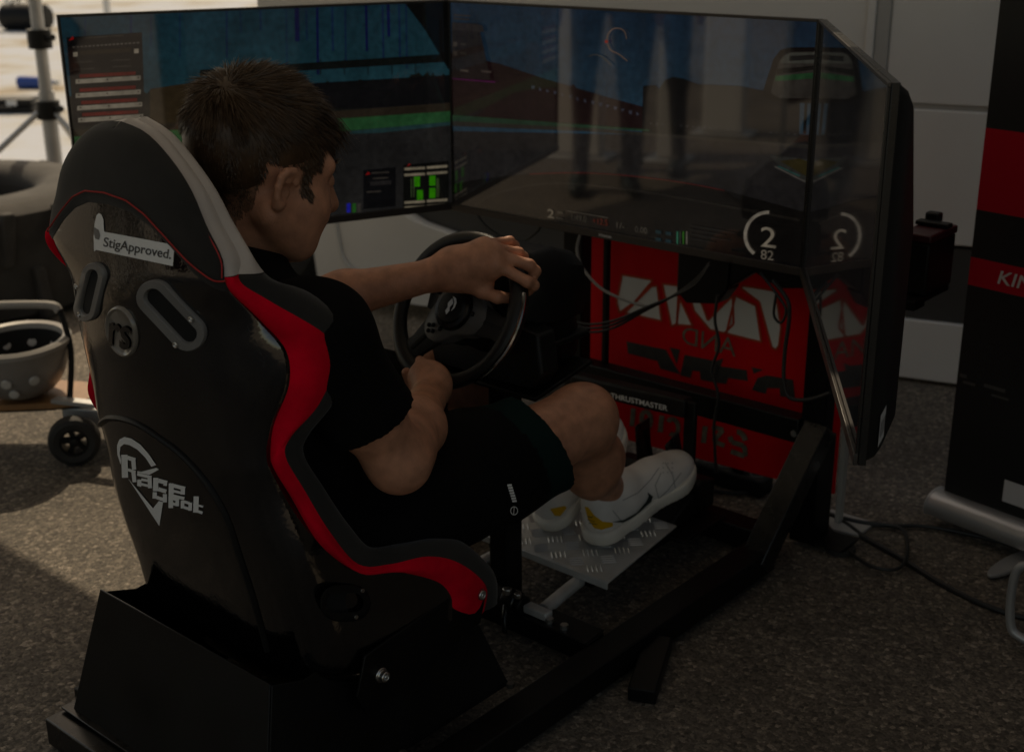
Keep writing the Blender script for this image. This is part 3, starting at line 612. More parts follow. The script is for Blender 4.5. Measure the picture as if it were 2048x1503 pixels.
vs, fs = text_mesh('Hisense', .01); a = on(1201, 481, s2.F, f=0); m = MB(); m.add([(a.x+v.x*.034, -.0056, TZ0+.0055+v.y*.0095) for v in vs], fs); obj('maker_mark', m, 'sticker_white', s2.t)
s3 = Screen('monitor', 'flat monitor at the right seen almost edge-on, mirroring the gauge', (.309, .498), (.834, -.30), .955)
s3.poly([(1500, 300), (1900, 300), (1900, 1000), (1500, 1000)], (5, 5, 7))
s3.done()
m = MB(); y = .036; X = .955-.028
q = [(.955-.0125, .026, .655), (.955-.0125-.0, .026, .705), (.955-.0475, .0375, .705), (.955-.0475, .0375, .655)]
lb = []
m.add([(.9452, .0265, .640), (.9452, .0265, .685), (.917, .0372, .69), (.917, .0372, .645)], [(0, 1, 2, 3)]); 
obj('barcode_label', m, 'sticker_white', s3.t, smooth=False)
m = MB()
for i in range(13):
    t0 = .12+i*.06; t1 = t0+random.choice((.02, .035)); A = Vector((.9458, .0272, .652)); B = Vector((.9176, .0379, .657)); dz = Vector((0, 0, .022))
    m.add([A.lerp(B, t0), A.lerp(B, t1), A.lerp(B, t1)+dz, A.lerp(B, t0)+dz], [(0, 1, 2, 3)])
obj('barcode', m, 'print_dark', s3.t, smooth=False)
# ================================================================== SEAT
def rp(x, y, r): q = on(x, y, RIG, r=r); return tuple(q)
KEYS = [  # shell border, red/black line, inner lip, spine of the shell, spine of the cushion, squareness
 ((.0, -.815, 1.047), (.0, -.79, 1.049), (.0, -.765, 1.037), (-.825, 1.040), (-.77, 1.034), 2.2),
 ((.055, -.816, 1.036), (.052, -.79, 1.036), (.042, -.765, 1.021), (-.832, 1.030), (-.775, 1.018), 2.2),
 ((.105, -.818, 1.008), (.098, -.79, 1.006), (.083, -.765, .993), (-.840, 1.003), (-.78, .99), 2.1),
 ((.143, -.819, .973), (.138, -.79, .971), (.12, -.765, .962), (-.846, .970), (-.785, .955), 2.1),
 ((.170, -.820, .933), (.166, -.79, .931), (.152, -.765, .926), (-.850, .930), (-.79, .92), 2.0),
 ((.200, -.820, .895), (.198, -.79, .891), (.190, -.765, .889), (-.853, .890), (-.79, .885), 1.9),
 (rp(452, 572, .205), rp(480, 562, .215), (.212, -.752, .858), (-.855, .855), (-.79, .85), 1.85),
 (rp(520, 640, .218), rp(540, 602, .240), rp(620, 585, .22), (-.856, .815), (-.79, .815), 1.8),
 (rp(572, 700, .238), rp(651, 669, .266), rp(682, 640, .243), (-.853, .770), (-.79, .77), 1.8),
 (rp(578, 770, .238), rp(673, 720, .270), rp(692, 690, .245), (-.850, .720), (-.785, .72), 1.8),
 (rp(548, 848, .215), rp(638, 808, .252), rp(650, 790, .23), (-.842, .665), (-.78, .66), 1.9),
 (rp(541, 905, .207), rp(583, 872, .232), rp(607, 860, .212), (-.835, .620), (-.775, .61), 2.0),
 (rp(547, 935, .207), rp(571, 912, .230), rp(598, 910, .21), (-.828, .580), (-.77, .57), 2.2),
 (rp(580, 990, .210), rp(608, 978, .232), rp(638, 978, .21), (-.820, .530), (-.755, .52), 2.5),
 (rp(640, 1088, .230), rp(662, 1066, .238), rp(690, 1050, .212), (-.800, .430), (-.735, .42), 3.0),
 (rp(715, 1142, .238), rp(718, 1128, .244), rp(735, 1093, .215), (-.775, .320), (-.69, .33), 3.6),
 (rp(783, 1141, .240), rp(783, 1127, .245), rp(800, 1085, .215), (-.740, .210), (-.60, .275), 4.5),
 (rp(871, 1161, .246), rp(857, 1112, .247), rp(860, 1075, .215), (-.620, .165), (-.52, .27), 5),
 (rp(901, 1190, .248), rp(920, 1126, .248), rp(915, 1078, .215), (-.520, .160), (-.45, .285), 4.5),
 (rp(905, 1218, .247), rp(972, 1171, .246), rp(968, 1128, .212), (-.450, .165), (-.37, .27), 4),
 (rp(912, 1240, .235), rp(968, 1222, .232), rp(984, 1185, .205), (-.430, .170), (-.352, .235), 3.5)]
KA = ipol([(*a, *b, *c, *d, *e, n) for a, b, c, d, e, n in KEYS], 6); NS = len(KA)
def krow(v):
    v = min(max(v, 0), NS-1.0001); i = int(v); t = v-i; return KA[i]*(1-t)+KA[i+1]*t
def outer(v, t, off=0.):
    k = krow(v); s = 1 if t >= 0 else -1; a = abs(t)*math.pi/2; n = k[13]
    rr = math.sin(a)**(2/n); ff = 1-math.cos(a)**(2/n)
    if abs(t) >= 1: rr, ff = 1, 1
    return Vector((s*k[0]*rr*(1 if s > 0 else .95), k[9]+(k[1]-k[9])*ff, k[10]+(k[2]-k[10])*ff))
def inner(v, t):
    k = krow(v); s = 1 if t >= 0 else -1; a = abs(t)*math.pi/2; n = 2.6
    rr = math.sin(a)**(2/n); ff = 1-math.cos(a)**(2/n)
    if abs(t) >= 1: rr, ff = 1, 1
    return Vector((s*k[6]*rr*(1 if s > 0 else .95), k[11]+(k[7]-k[11])*ff, k[12]+(k[8]-k[12])*ff))
st = thing('racing_seat', 'glossy black bucket seat with red and white trim holding the driver', 'racing seat', (0, -.6, .06))
TS = [math.copysign(abs(x)**.85, x) for x in np.linspace(-1, 1, 57)]
m = MB(); m.grid([[outer(v, t) for t in TS] for v in np.linspace(0, NS-1, 110)]); shell = obj('shell', m, 'shell', st, angle=60)
m = MB(); m.grid([[inner(v, t) for t in np.linspace(-1, 1, 31)] for v in range(NS)]); obj('cushion', m, 'fabric_dark', st, angle=70)
def strip(a, b, bulge, v0, v1, s, n=7, per=2):
    rows = []
    for v in np.linspace(v0, v1, int((v1-v0)*per)+1):
        k = krow(v); A = Vector(k[a:a+3]); B = Vector(k[b:b+3]); c = Vector((0, k[9], k[10])) if a == 0 else Vector((0, k[11], k[12]))
        out = Vector((A.x, 0, 0)).normalized() if A.x > .02 else Vector((0, 0, 1)); k2 = krow(v+.6); k1 = krow(v-.6); tn = Vector(k2[0:3])-Vector(k1[0:3])
        nn = tn.cross(B-A)
        if nn.length < 1e-7: nn = Vector((0, 0, 1))
        nn.normalize()
        if nn.dot(Vector((1, .25, .3))) < 0: nn = -nn
        if v < 6: nn = (nn*.6+Vector((k[0]*3, 0, .6))).normalized()
        row = []
        for i in range(n):
            t = i/(n-1); q = A.lerp(B, t)+nn*bulge*math.sin(math.pi*t); row.append(Vector((s*q.x*(1 if s > 0 else .95), q.y, q.z)))
        rows.append(row)
    return rows
V6 = 6*6.0-2
for s in (1, -1):
    m = MB(); m.grid(strip(0, 3, .004, 0, V6, s)); m.grid(strip(3, 6, .008, 0, V6, s)); obj('head_trim', m, 'vinyl_white', st, angle=80)
    m = MB(); m.grid(strip(0, 3, .010 if s > 0 else .022, V6, NS-1, s)); tr_ = obj('side_trim', m, 'fabric_red', st, angle=80)
    m = MB(); m.grid(strip(3, 6, .016, V6, NS-1, s)); obj('bolster', m, 'fabric_black', st, angle=80)
# fabric hood over the head part, following an arch across the back
AR = [(0, .944), (.05, .940), (.09, .926), (.13, .902), (.165, .876), (.20, .856), (.26, .84)]
def arch(r): return float(np.interp(abs(r), [a[0] for a in AR], [a[1] for a in AR]))
cols = []
for t in np.linspace(-1, 1, 61):
    lo, hi = 2., 50.
    for _ in range(30):
        mid = (lo+hi)/2; p = outer(mid, t); lo, hi = (mid, hi) if p.z > arch(p.x) else (lo, mid)
    cols.append((t, lo))
def offs(v, t, d):
    p = outer(v, t); a = outer(v+.4, t)-outer(max(v-.4, 0), t); b = outer(v, min(t+.02, 1))-outer(v, max(t-.02, -1)); n = a.cross(b)
    if n.length < 1e-9: return p+Vector((0, -d, 0))
    n.normalize()
    if n.dot(p-Vector((0, -.70, .93))) < 0: n = -n
    return p+n*d
m = MB(); R = 22
m.grid([[offs(vv*i/R, t, (.0035+.004*math.sin(math.pi*min(i/R*1.2, 1))) if i < R else .0005) for t, vv in cols] for i in range(R+1)]); hood_o = obj('headrest_cover', m, 'fabric_black', st, angle=80)
m = MB(); m.tube([offs(max(vv-2.3, 0), t, .0062) for t, vv in cols], .0012, 5); obj('seam', m, 'thread_red', hood_o)
for s in (1, -1): m = MB(); m.tube([offs(v, s*.955, .0045) for v in np.linspace(6, V6, 50)], .0010, 5); obj('seam', m, 'thread_red', hood_o)
bv = bvh_of(shell)
def Z1(P): return [(100+x/3.2, 230+y/3.2) for x, y in P]
def Z2(P): return [(180+x/5.01, 820+y/5.01) for x, y in P]
# belt slots with screwed rings
def stadium(a, b, r, n=14, sx=1.):
    a = Vector(a); b = Vector(b); d = (b-a).normalized(); ang = math.atan2(d.y, d.x); P = []
    for c, a0 in ((b, ang-math.pi/2), (a, ang+math.pi/2)): P += [(c.x+r*sx*math.cos(a0+math.pi*i/n), c.y+r*math.sin(a0+math.pi*i/n)) for i in range(n+1)]
    return P
for a, b, ro, ri, sx, bolts in (((313, 593), (380, 665), 35, 17.5, 1., ((388, 634), (358, 686))), ((192, 551), (177, 615), 27, 12.5, .85, ((162, 570), (168, 627)))):
    A = stadium(a, b, ro, sx=sx); A2 = stadium(a, b, ro-2, sx=sx); B2 = stadium(a, b, ri+2, sx=sx); B = stadium(a, b, ri, sx=sx); rows = []
    for P, o in ((A, .0), (A, .004), (A2, .0065), (B2, .0065), (B, .004), (B, -.004)):
        rows.append([hit(bv, RIG, x, y, o) or Vector((0, 0, 0)) for x, y in P])
    m = MB(); m.grid(rows, closed=True); gr = obj('belt_slot_ring', m, 'grommet', st, angle=50)
    obj('belt_slot', decal(bv, RIG, [B], .0006), 'hole', gr)
    for x, y in bolts:
        c = hit(bv, RIG, x, y, .0066); n = (c-hit(bv, RIG, x, y, 0)).normalized(); m = MB(); m.lathe([(.0001, .0022), (.0018, .001), (.003, .0022), (.0042, .0018), (.0044, 0)], c, n, 14); obj('ring_screw', m, 'bolt', gr)
# white sticker
m = decal(bv, RIG, [Z1([(345, 745), (800, 830), (790, 966), (300, 862), (286, 872), (283, 770), (345, 770)]), Z1([(284, 770), (290, 690), (303, 640), (318, 627), (334, 638), (346, 668), (350, 745), (345, 770)])], .0010)
sk = obj('sticker', m, 'sticker_white', st); obj('sticker_visor', decal(bv, RIG, [Z1([(287, 715), (318, 735), (327, 770), (318, 797), (296, 790), (288, 760)])], .0016), 'grommet', sk)
obj('lettering', decal(bv, RIG, text_px('StigApproved.', Z1([(346, 838)])[0], (135, 25.5), (3.2, -26), .012), .0016, 14), 'print_dark', sk)
# raised round emblem
C = Vector((245.5, 662)); EL = lambda k: [(C.x+k*30*math.cos(a)+k*4*math.sin(a), C.y+k*49*math.sin(a)+k*7*math.cos(a)) for a in np.linspace(0, 2*math.pi, 44, endpoint=False)]
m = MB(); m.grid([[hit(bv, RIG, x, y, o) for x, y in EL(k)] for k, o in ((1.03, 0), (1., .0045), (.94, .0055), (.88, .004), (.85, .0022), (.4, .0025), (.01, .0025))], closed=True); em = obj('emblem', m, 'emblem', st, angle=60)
m = MB()
for o in (.0028, .0062): decal(bv, RIG, text_px('rs', (224, 686), (42, 10), (5, -92), .02), o, 7, m)
obj('emblem_letters', m, 'shell', em)
# ridge of the lower back panel and its logo
rid = spline([(*p, 0) for p in Z2([(330, 1500), (200, 900), (120, 480), (85, 250), (95, 160), (140, 105), (200, 80), (330, 90), (500, 150), (700, 280), (900, 430), (1100, 640), (1250, 850), (1380, 1100), (1480, 1400)])]+[(508, 1200, 0), (535, 1300, 0)], 5)
P = [hit(bv, RIG, p.x, p.y, .0) for p in rid]; m = MB(); m.tube([p for p in P if p is not None], .005, 8); obj('panel_ridge', m, 'plastic_black', st)
W = [Z2(P) for P in ([(312, 540), (280, 440), (277, 350), (300, 290), (350, 265), (420, 280), (510, 340), (590, 430), (668, 545), (620, 562), (560, 470), (480, 390), (400, 345), (345, 335), (310, 365), (303, 430), (318, 500)],
     [(480, 605), (520, 612), (672, 572), (696, 590), (600, 642), (480, 620)], [(388, 680), (637, 978), (695, 905), (738, 915), (700, 1155)])]
for a, b, wd in (((350, 442), (357, 672), 62), ((378, 470), (460, 495), 40), ((440, 500), (448, 590), 42), ((385, 592), (462, 615), 28), ((440, 612), (452, 716), 40),
    ((478, 636), (622, 668), 30), ((602, 670), (606, 776), 40), ((520, 690), (584, 702), 26), ((500, 690), (500, 745), 42), ((520, 736), (586, 752), 26), ((480, 742), (520, 752), 22),
    ((665, 672), (662, 806), 52), ((690, 700), (778, 722), 42), ((760, 722), (758, 752), 34), ((690, 785), (770, 810), 40),
    ((820, 728), (818, 868), 50), ((844, 752), (958, 780), 38), ((936, 790), (934, 840), 44), ((842, 805), (914, 822), 26), ((842, 856), (950, 880), 32),
    ((655, 816), (652, 880), 42), ((672, 868), (740, 890), 34), ((756, 835), (756, 918), 40),
    ((814, 862), (815, 975), 46), ((836, 880), (898, 896), 30), ((880, 902), (878, 956), 36), ((836, 930), (862, 940), 28),
    ((934, 898), (932, 978), 36), ((950, 912), (1000, 926), 28), ((1010, 920), (1008, 1002), 36), ((948, 968), (994, 982), 28),
    ((1070, 858), (1064, 1020), 52), ((1040, 935), (1138, 962), 20), ((1088, 1008), (1132, 1024), 28)):
    W += [Z2(q) for q in stroke([a, b], wd)]
obj('logo', decal(bv, RIG, W, .0010, 8), 'sticker_white', st)
# side slot near the hip
A = stadium((677, 1205), (705, 1205), 37); B = stadium((672, 1205), (708, 1204), 19)
Pq = lambda P, r: [Vector(rp(x, y, r)) for x, y in P]
m = MB(); m.grid([Pq(A, .240), Pq(stadium((677, 1205), (705, 1205), 34), .2455), Pq(B, .2455), Pq(B, .236)], closed=True); hs = obj('belt_slot_ring', m, 'plastic_black', st, angle=50)
m = MB(); m.add(Pq(B, .238), [tuple(range(len(B)))]); obj('belt_slot', m, 'hole', hs)
for x, y in ((725, 1180), (712, 1233)): m = MB(); m.lathe([(.0001, .002), (.003, .002), (.0035, 0)], rp(x, y, .2456), (1, 0, 0), 12); obj('ring_screw', m, 'bolt', hs)
# ================================================================== STEERING WHEEL
WC = Vector((0, -.178, .643)); TAU = 30*D
E1 = Vector((1, 0, 0)); E2 = Vector((0, math.sin(TAU), math.cos(TAU))); EN = Vector((0, -math.cos(TAU), math.sin(TAU)))
def wp(x, y, z=0.): return WC+E1*x+E2*y+EN*z
wl = thing('steering_wheel', 'black three-spoke game steering wheel with round emblem and motor housing', 'steering wheel', (0, -.1, .5))
n = 72; ph = -25
def rim_r(a):
    return .0150+.0022*math.cos(3*(a-8*D))
m = MB(); m.tube([wp(.132*math.cos(2*math.pi*i/n), .132*math.sin(2*math.pi*i/n)) for i in range(n)], [rim_r(2*math.pi*i/n) for i in range(n)], 16, True); rim = obj('rim', m, 'leather', wl)
m = MB(); P = [wp(.1462*math.cos(a*D), .1462*math.sin(a*D), .006) for a in range(-50, 26, 4)]; m.tube(P, .0042, 8); obj('rim_inlay', m, 'chrome', rim)
# hub plate (rounded triangle) and spokes
def hubline(r, k=1.): return [wp(k*r*(1+.22*math.cos(3*(a-232*D)))*math.cos(a), k*r*(1+.22*math.cos(3*(a-232*D)))*math.sin(a), z) for a in np.linspace(0, 2*math.pi, 60, endpoint=False) for z in (0,)]
def off(P, d): return [p+EN*d for p in P]
m = MB(); m.grid([off(hubline(.062), -.02), off(hubline(.064), .004), off(hubline(.060), .008), off(hubline(.03), .0095), off(hubline(.002), .0095)], closed=True); hub = obj('hub_plate', m, 'hub_grey', wl, angle=50)
m = MB(); m.grid([off(hubline(.05), -.065), off(hubline(.055), -.02)], closed=True); obj('hub_back', m, 'plastic_black', wl)
for a in (232, 112, -8):
    d = Vector((math.cos(a*D), math.sin(a*D))); e = Vector((-d.y, d.x)); m = MB()
    def q(l, w_, z): return wp(d.x*l+e.x*w_, d.y*l+e.y*w_, z)
    m.grid([[q(l, -w_, -.006), q(l, -w_, .004), q(l, -w_*.6, .007), q(l, w_*.6, .007), q(l, w_, .004), q(l, w_, -.006)] for l, w_ in ((.045, .032), (.075, .026), (.10, .021), (.128, .026))], closed=True)
    sp = obj('spoke', m, 'plastic_black', wl, angle=50)
    m = MB(); m.grid([[q(l, w_, .0085), q(l, w_+.007, .0085)] for l, w_ in ((.074, -.004), (.112, -.003))]); obj('spoke_slot', m, 'hole', sp)
m = MB(); m.lathe([(.041, .006), (.041, .012), (.038, .017), (.031, .018)], WC, EN, 40); hr = obj('hub_ring', m, 'steel_satin', wl)
m = MB(); m.lathe([(.031, .012), (.031, .0175), (.028, .021), (.012, .0235), (0, .024)], WC, EN, 40); hc = obj('hub_cap', m, 'plastic_black', wl)
m = MB()
for P in ([(-.006, .004), (0, .014), (.006, .006), (.001, -.002), (.003, -.008), (-.001, -.016), (-.006, -.01), (-.003, -.003)], [(.0, .018), (.008, .016), (.013, .008), (.012, -.002), (.007, -.008), (.009, 0), (.008, .008), (.004, .013)]):
    m.prism([wp(x+.001, y, .0241) for x, y in P], EN*.0008)
obj('emblem', m, 'sticker_white', hc)
for x, y, r in ((-.047, .022, .0042), (.044, -.002, .0045), (-.044, -.04, .004), (-.034, -.038, .004), (-.041, -.050, .004), (-.031, -.049, .004), (-.016, -.042, .0042), (-.012, .046, .0048), (.03, .036, .0048)):
    m = MB(); m.lathe([(r, .007), (r, .0115), (r*.7, .0135), (0, .014)], WC+E1*x+E2*y, EN, 14); obj('button', m, 'steel_satin', hub)
m = MB()
for a in (0, 90): 
    c = wp(.012, .052, .013); dd = E1*math.cos(a*D)+E2*math.sin(a*D); m.bar(c-dd*.009, c+dd*.009, .006, .006, EN)
obj('direction_pad', m, 'steel_satin', hub, bevel=.0015)
for s in (1, -1):
    m = MB(); m.prism([wp(s*x, y, -.03) for x, y in ((.03, .02), (.085, .05), (.105, .03), (.10, -.005), (.04, -.02))], EN*-.004); obj('paddle', m, 'steel_satin', wl, bevel=.001)
m = MB(); m.lathe([(.05, -.10), (.05, -.05), (.045, -.03), (.04, -.022)], WC, EN, 32); obj('wheel_shaft', m, 'plastic_black', wl)
# motor housing behind the wheel
def sect(y, w_, z0, z1, t=.7):
    return [(-w_, y, z0), (w_, y, z0), (w_*1.06, y, z0+(z1-z0)*.45), (w_*.98, y, z0+(z1-z0)*.8), (w_*t, y, z1), (-w_*t, y, z1), (-w_*.98, y, z0+(z1-z0)*.8), (-w_*1.06, y, z0+(z1-z0)*.45)]
m = MB(); R_ = [sect(-.085, .07, .61, .705), sect(-.06, .09, .60, .735), sect(.0, .100, .595, .735), sect(.06, .098, .60, .715), sect(.085, .08, .61, .69)]
m.grid([[Vector(p) for p in r] for r in R_], closed=True); m.add(R_[0], [tuple(range(8))]); m.add(R_[-1], [tuple(range(8))]); obj('motor_cover', m, 'plastic_black', wl, bevel=.008, bseg=3)
m = MB(); R_ = [sect(-.075, .085, .512, .60, .95), sect(.04, .088, .512, .60, .95), sect(.07, .075, .515, .595, .95)]
m.grid([[Vector(p) for p in r] for r in R_], closed=True); m.add(R_[0], [tuple(range(8))]); m.add(R_[-1], [tuple(range(8))]); obj('base', m, 'plastic_black', wl, bevel=.006, bseg=3)
obj('base_ledge', MB().span((-.105, -.04, .555), (.105, .07, .568)), 'plastic_black', wl, bevel=.004)
obj('front_wing', MB().prism([(-.13, -.11, .500), (.115, -.11, .500), (.135, -.105, .53), (.12, -.10, .60), (.05, -.095, .61), (-.05, -.095, .61), (-.12, -.10, .60), (-.145, -.105, .53)], (0, .05, 0)), 'plastic_black', wl, bevel=.008, bseg=3)
# ================================================================== PERSON
def T3(M): return np.array(M.to_3x3())
VS, QS = [], []; off_ = 0
def addp(V, Q):
    global off_
    VS.append(V); QS.append(Q+off_); off_ += len(V)
# ---- head (local x right, y face, z up)
HC = Vector((.026, -.606, .966)); HS = 1.07
HM = Matrix.Translation(HC) @ Matrix.Rotation(-11*D, 4, 'Z') @ Matrix.Rotation(-15*D, 4, 'X') @ Matrix.Scale(HS, 4)
HR = T3(Matrix.Rotation(-11*D, 4, 'Z') @ Matrix.Rotation(-15*D, 4, 'X'))
def hp(x, y, z): return tuple(HM @ Vector((x, y, z)))
def he(c, r, k=.02, R=None): return ('e', hp(*c), [q*HS for q in r], HR if R is None else R, k)
def hcap(a, b, ra, rb, k=.012): return ('c', hp(*a), hp(*b), ra*HS, rb*HS, k)
prims = [he((0, -.018, .032), (.076, .098, .088)), he((0, .026, -.035), (.064, .072, .085), .03), he((0, .030, -.080), (.049, .050, .038), .03), hcap((-.012, .062, -.104), (.012, .062, -.104), .019, .019, .025)]
for s in (1, -1):
    prims += [he((s*.043, .048, -.048), (.029, .034, .034), .03), hcap((s*.046, .070, .014), (0, .082, .014), .011, .011, .02), hcap((s*.060, -.01, -.06), (s*.045, .05, -.098), .02, .018, .03)]
prims += [hcap((0, .088, .004), (0, .113, -.040), .010, .013, .012), hcap((-.011, .100, -.047), (.011, .100, -.047), .0105, .0105, .008),
          hcap((-.02, .086, -.071), (.02, .086, -.071), .008, .008, .008), hcap((-.018, .086, -.081), (.018, .086, -.081), .0085, .0085, .007)]
for s in (1, -1): prims += [('-e', hp(s*.032, .104, -.006), [.016*HS]*3, None, .012), he((s*.032, .079, -.007), (.0135, .0135, .0125), .003)]
# ears
for s in (1, -1):
    ec = Vector((s*.077, -.008, -.022)); u = Vector((0, .30, .95)).normalized(); f_ = Vector((s*.25, -.93, .28)).normalized()
    def ep(a, b, o=0.): a *= .79; b *= .79; q = ec+u*a+f_*b+Vector((s*o, 0, 0)); return (q.x, q.y, q.z)
    ring = [(-.030, .0), (-.020, .012), (-.004, .020), (.012, .0225), (.025, .017), (.031, .004), (.027, -.008), (.016, -.012)]
    for a, b in zip(ring[:-1], ring[1:]): prims.append(hcap(ep(*a, .010), ep(*b, .010), .0052, .0052, .003))
    prims += [hcap(ep(-.030, .0, .006), ep(-.026, -.003, .006), .0082, .0082, .006), hcap(ep(-.018, .004, .003), ep(.02, .010, .003), .008, .009, .006), hcap(ep(.012, .005, .008), ep(-.010, .013, .008), .0042, .0042, .004), hcap(ep(-.012, -.006, .004), ep(-.004, -.008, .004), .0048, .0048, .005)]
    prims += [('-e', hp(*ep(-.006, .002, .013)), [.0075*HS, .0085*HS, .011*HS], HR, .004)]
prims += [('c', (0, -.665, .765), (.012, -.612, .90), .051, .045, .025), ('c', (0, -.670, .80), (.008, -.636, .92), .040, .036, .025)]
HV, HQ = sdf(prims, .0028, .02); addp(HV, HQ)
# ---- arms
def finger(P, r): return [('c', P[i], P[i+1], r*(1-.08*i), r*(1-.08*(i+1)), .006) for i in range(len(P)-1)]
SR, ER, WR = (.200, -.672, .755), (.238, -.562, .545), (.058, -.318, .527)
a = [('c', SR, (.224, -.615, .64), .060, .052), ('c', (.224, -.615, .64), ER, .052, .042, .03), ('c', ER, (.205, -.525, .548), .042, .048, .035), ('c', (.205, -.525, .548), (.15, -.44, .538), .048, .045, .03), ('c', (.15, -.44, .538), WR, .045, .0275, .03)]
G = wp(.132*math.cos(-97*D), .132*math.sin(-97*D))            # where the right hand holds the rim
a += [('c', WR, (.035, -.285, .532), .027, .030, .02), ('e', (.018, -.272, .542), (.040, .024, .036), T3(Matrix.Rotation(20*D, 4, 'Z')), .02), ('c', (.035, -.285, .525), (.0, -.262, .515), .026, .022, .02)]
a += finger([(.026, -.284, .548), (.014, -.280, .560), (-.002, -.270, .566), (-.017, -.259, .566)], .0112)          # thumb along the rim
for i, (x, z) in enumerate(((.022, .556), (.004, .540), (-.014, .524), (-.030, .512))):                             # fingers close round the rim
    rr = (.0098, .0100, .0095, .0085)[i]; xx = x-.018; b0 = Vector((x+.004, -.268, z-.014)); c = wp(.132*math.cos((-84-i*8.5)*D), .132*math.sin((-84-i*8.5)*D))
    a += finger([tuple(b0), tuple(c+EN*.024-E2*.010), tuple(c-E2*.027), tuple(c-EN*.025-E2*.010), tuple(c-EN*.022+E2*.012)], rr)
addp(*sdf(a, .003, .022))
SL, EL_, WL_ = (-.205, -.645, .755), (-.20, -.375, .655), (-.012, -.212, .714)
a = [('c', SL, EL_, .060, .043), ('c', EL_, (-.14, -.318, .675), .041, .041), ('c', (-.14, -.318, .675), WL_, .041, .0265), ('c', WL_, (.012, -.198, .726), .0265, .029, .02)]
A0 = Vector((.012, -.196, .726)); 
a += [('c', tuple(A0), (.050, -.180, .758), .029, .0185, .02), ('c', tuple(A0), (.078, -.172, .752), .030, .020, .02), ('c', tuple(A0), (.082, -.178, .732), .028, .020, .02), ('c', (.01, -.198, .714), (.062, -.178, .698), .026, .019, .02)]
# knuckles index -> little finger, then over the rim
kn = [(.092, -.176, .740), (.086, -.169, .756), (.072, -.165, .765), (.054, -.164, .768)]
for i, k_ in enumerate(kn):
    ang = (28, 40, 52, 64)[i]; c = wp(.132*math.cos(ang*D), .132*math.sin(ang*D)); rad = (c-WC).normalized(); rr = (.0105, .0108, .010, .009)[i]
    if i == 0: P = [k_, tuple(c+EN*.012+rad*.026), tuple(c-EN*.008+rad*.026), tuple(c-EN*.024+rad*.002)]
    elif i == 1: P = [k_, tuple(c+EN*.010+rad*.029+E1*.006), tuple(c-EN*.008+rad*.028+E1*.010-E2*.004), tuple(c-EN*.014+rad*.018+E1*.008-E2*.024)]
    else: P = [k_, tuple(c+EN*.006+rad*.022), tuple(c-EN*.012+rad*.020), tuple(c-EN*.024+rad*.0)]
    a += [('e', k_, (.0125, .0125, .0125), None, .014)] + finger(P, rr)
c = wp(.132*math.cos(20*D), .132*math.sin(20*D)); a += finger([(.035, -.193, .703), (.066, -.186, .690), tuple(c+EN*.022-(c-WC).normalized()*.030), tuple(c-EN*.004-(c-WC).normalized()*.027+E2*.006)], .0125)
addp(*sdf(a, .003, .022))
# ---- legs
HRt, KR, AR_ = (.10, -.57, .375), (.196, -.080, .452), (.104, .125, .225)
a = [('c', HRt, (.16, -.3, .41), .085, .076), ('c', (.16, -.3, .41), KR, .076, .060), ('e', (.200, -.055, .455), (.055, .046, .055), None, .03), ('c', KR, (.168, .010, .345), .053, .049), ('e', (.166, -.022, .335), (.046, .045, .085), T3(Matrix.Rotation(32*D, 4, 'X')), .04), ('c', (.168, .010, .345), AR_, .049, .032), ('c', AR_, (.102, .128, .190), .033, .030)]
addp(*sdf(a, .0045, .03))
HL, KL, AL_ = (-.10, -.57, .375), (-.185, -.055, .470), (-.012, .098, .225)
a = [('c', HL, (-.15, -.3, .42), .085, .076), ('c', (-.15, -.3, .42), KL, .076, .060), ('e', (-.187, -.03, .47), (.057, .05, .057), None, .03), ('c', KL, (-.11, .03, .355), .055, .054), ('e', (-.115, .015, .345), (.052, .055, .085), T3(Matrix.Rotation(-30*D, 4, 'X')), .04), ('c', (-.11, .03, .355), AL_, .050, .034), ('c', AL_, (-.012, .105, .195), .033, .030)]
addp(*sdf(a, .0045, .03))
# ---- trunk under the clothes
addp(*sdf([('e', (0, -.61, .37), (.17, .12, .11), None), ('e', (0, -.635, .50), (.155, .11, .14), None), ('e', (0, -.66, .67), (.175, .10, .14), None), ('c', (-.16, -.665, .755), (.16, -.665, .755), .06, .06)], .01, .04))
V = np.concatenate(VS); Q = np.concatenate(QS); base = Vector((0, -.5, .1))
me = fast_mesh('body', V-np.array(base), Q, ['skin', 'stubble'])
person = obj('person', me, [], None, base, RIG)
tag(person, 'person in black t-shirt and shorts sitting in the bucket seat turning the wheel', 'person')
def cloth(name, prims, h, k, cuts, mt, grow=0., disp=None, parent=person):
    V, Q = sdf(prims, h, k, cuts, disp, grow); return obj(name, fast_mesh(name, V-np.array(base), Q, [mt]), [], parent)
fold = lambda amp, *dirs: (lambda X, Y, Z: sum(amp*np.sin(d[0]*X+d[1]*Y+d[2]*Z+d[3]+2*np.sin(17*X+9*Z+5*Y+d[3])) for d in dirs).astype(np.float32))
tor = [('e', (0, -.60, .37), (.185, .13, .11), None), ('e', (0, -.63, .49), (.178, .128, .15), None), ('e', (0, -.66, .66), (.192, .115, .145), None), ('c', (-.16, -.67, .765), (.16, -.67, .765), .062, .062), ('c', (0, -.668, .79), (.004, -.650, .855), .085, .068)]
ts_cut = [((.0, -.655, .856), (0, .36, .93))]
cloth('t_shirt', tor, .007, .05, ts_cut, 'tee', 0., fold(.0022, (20, 10, 42, 0), (-14, 30, 33, 2)))
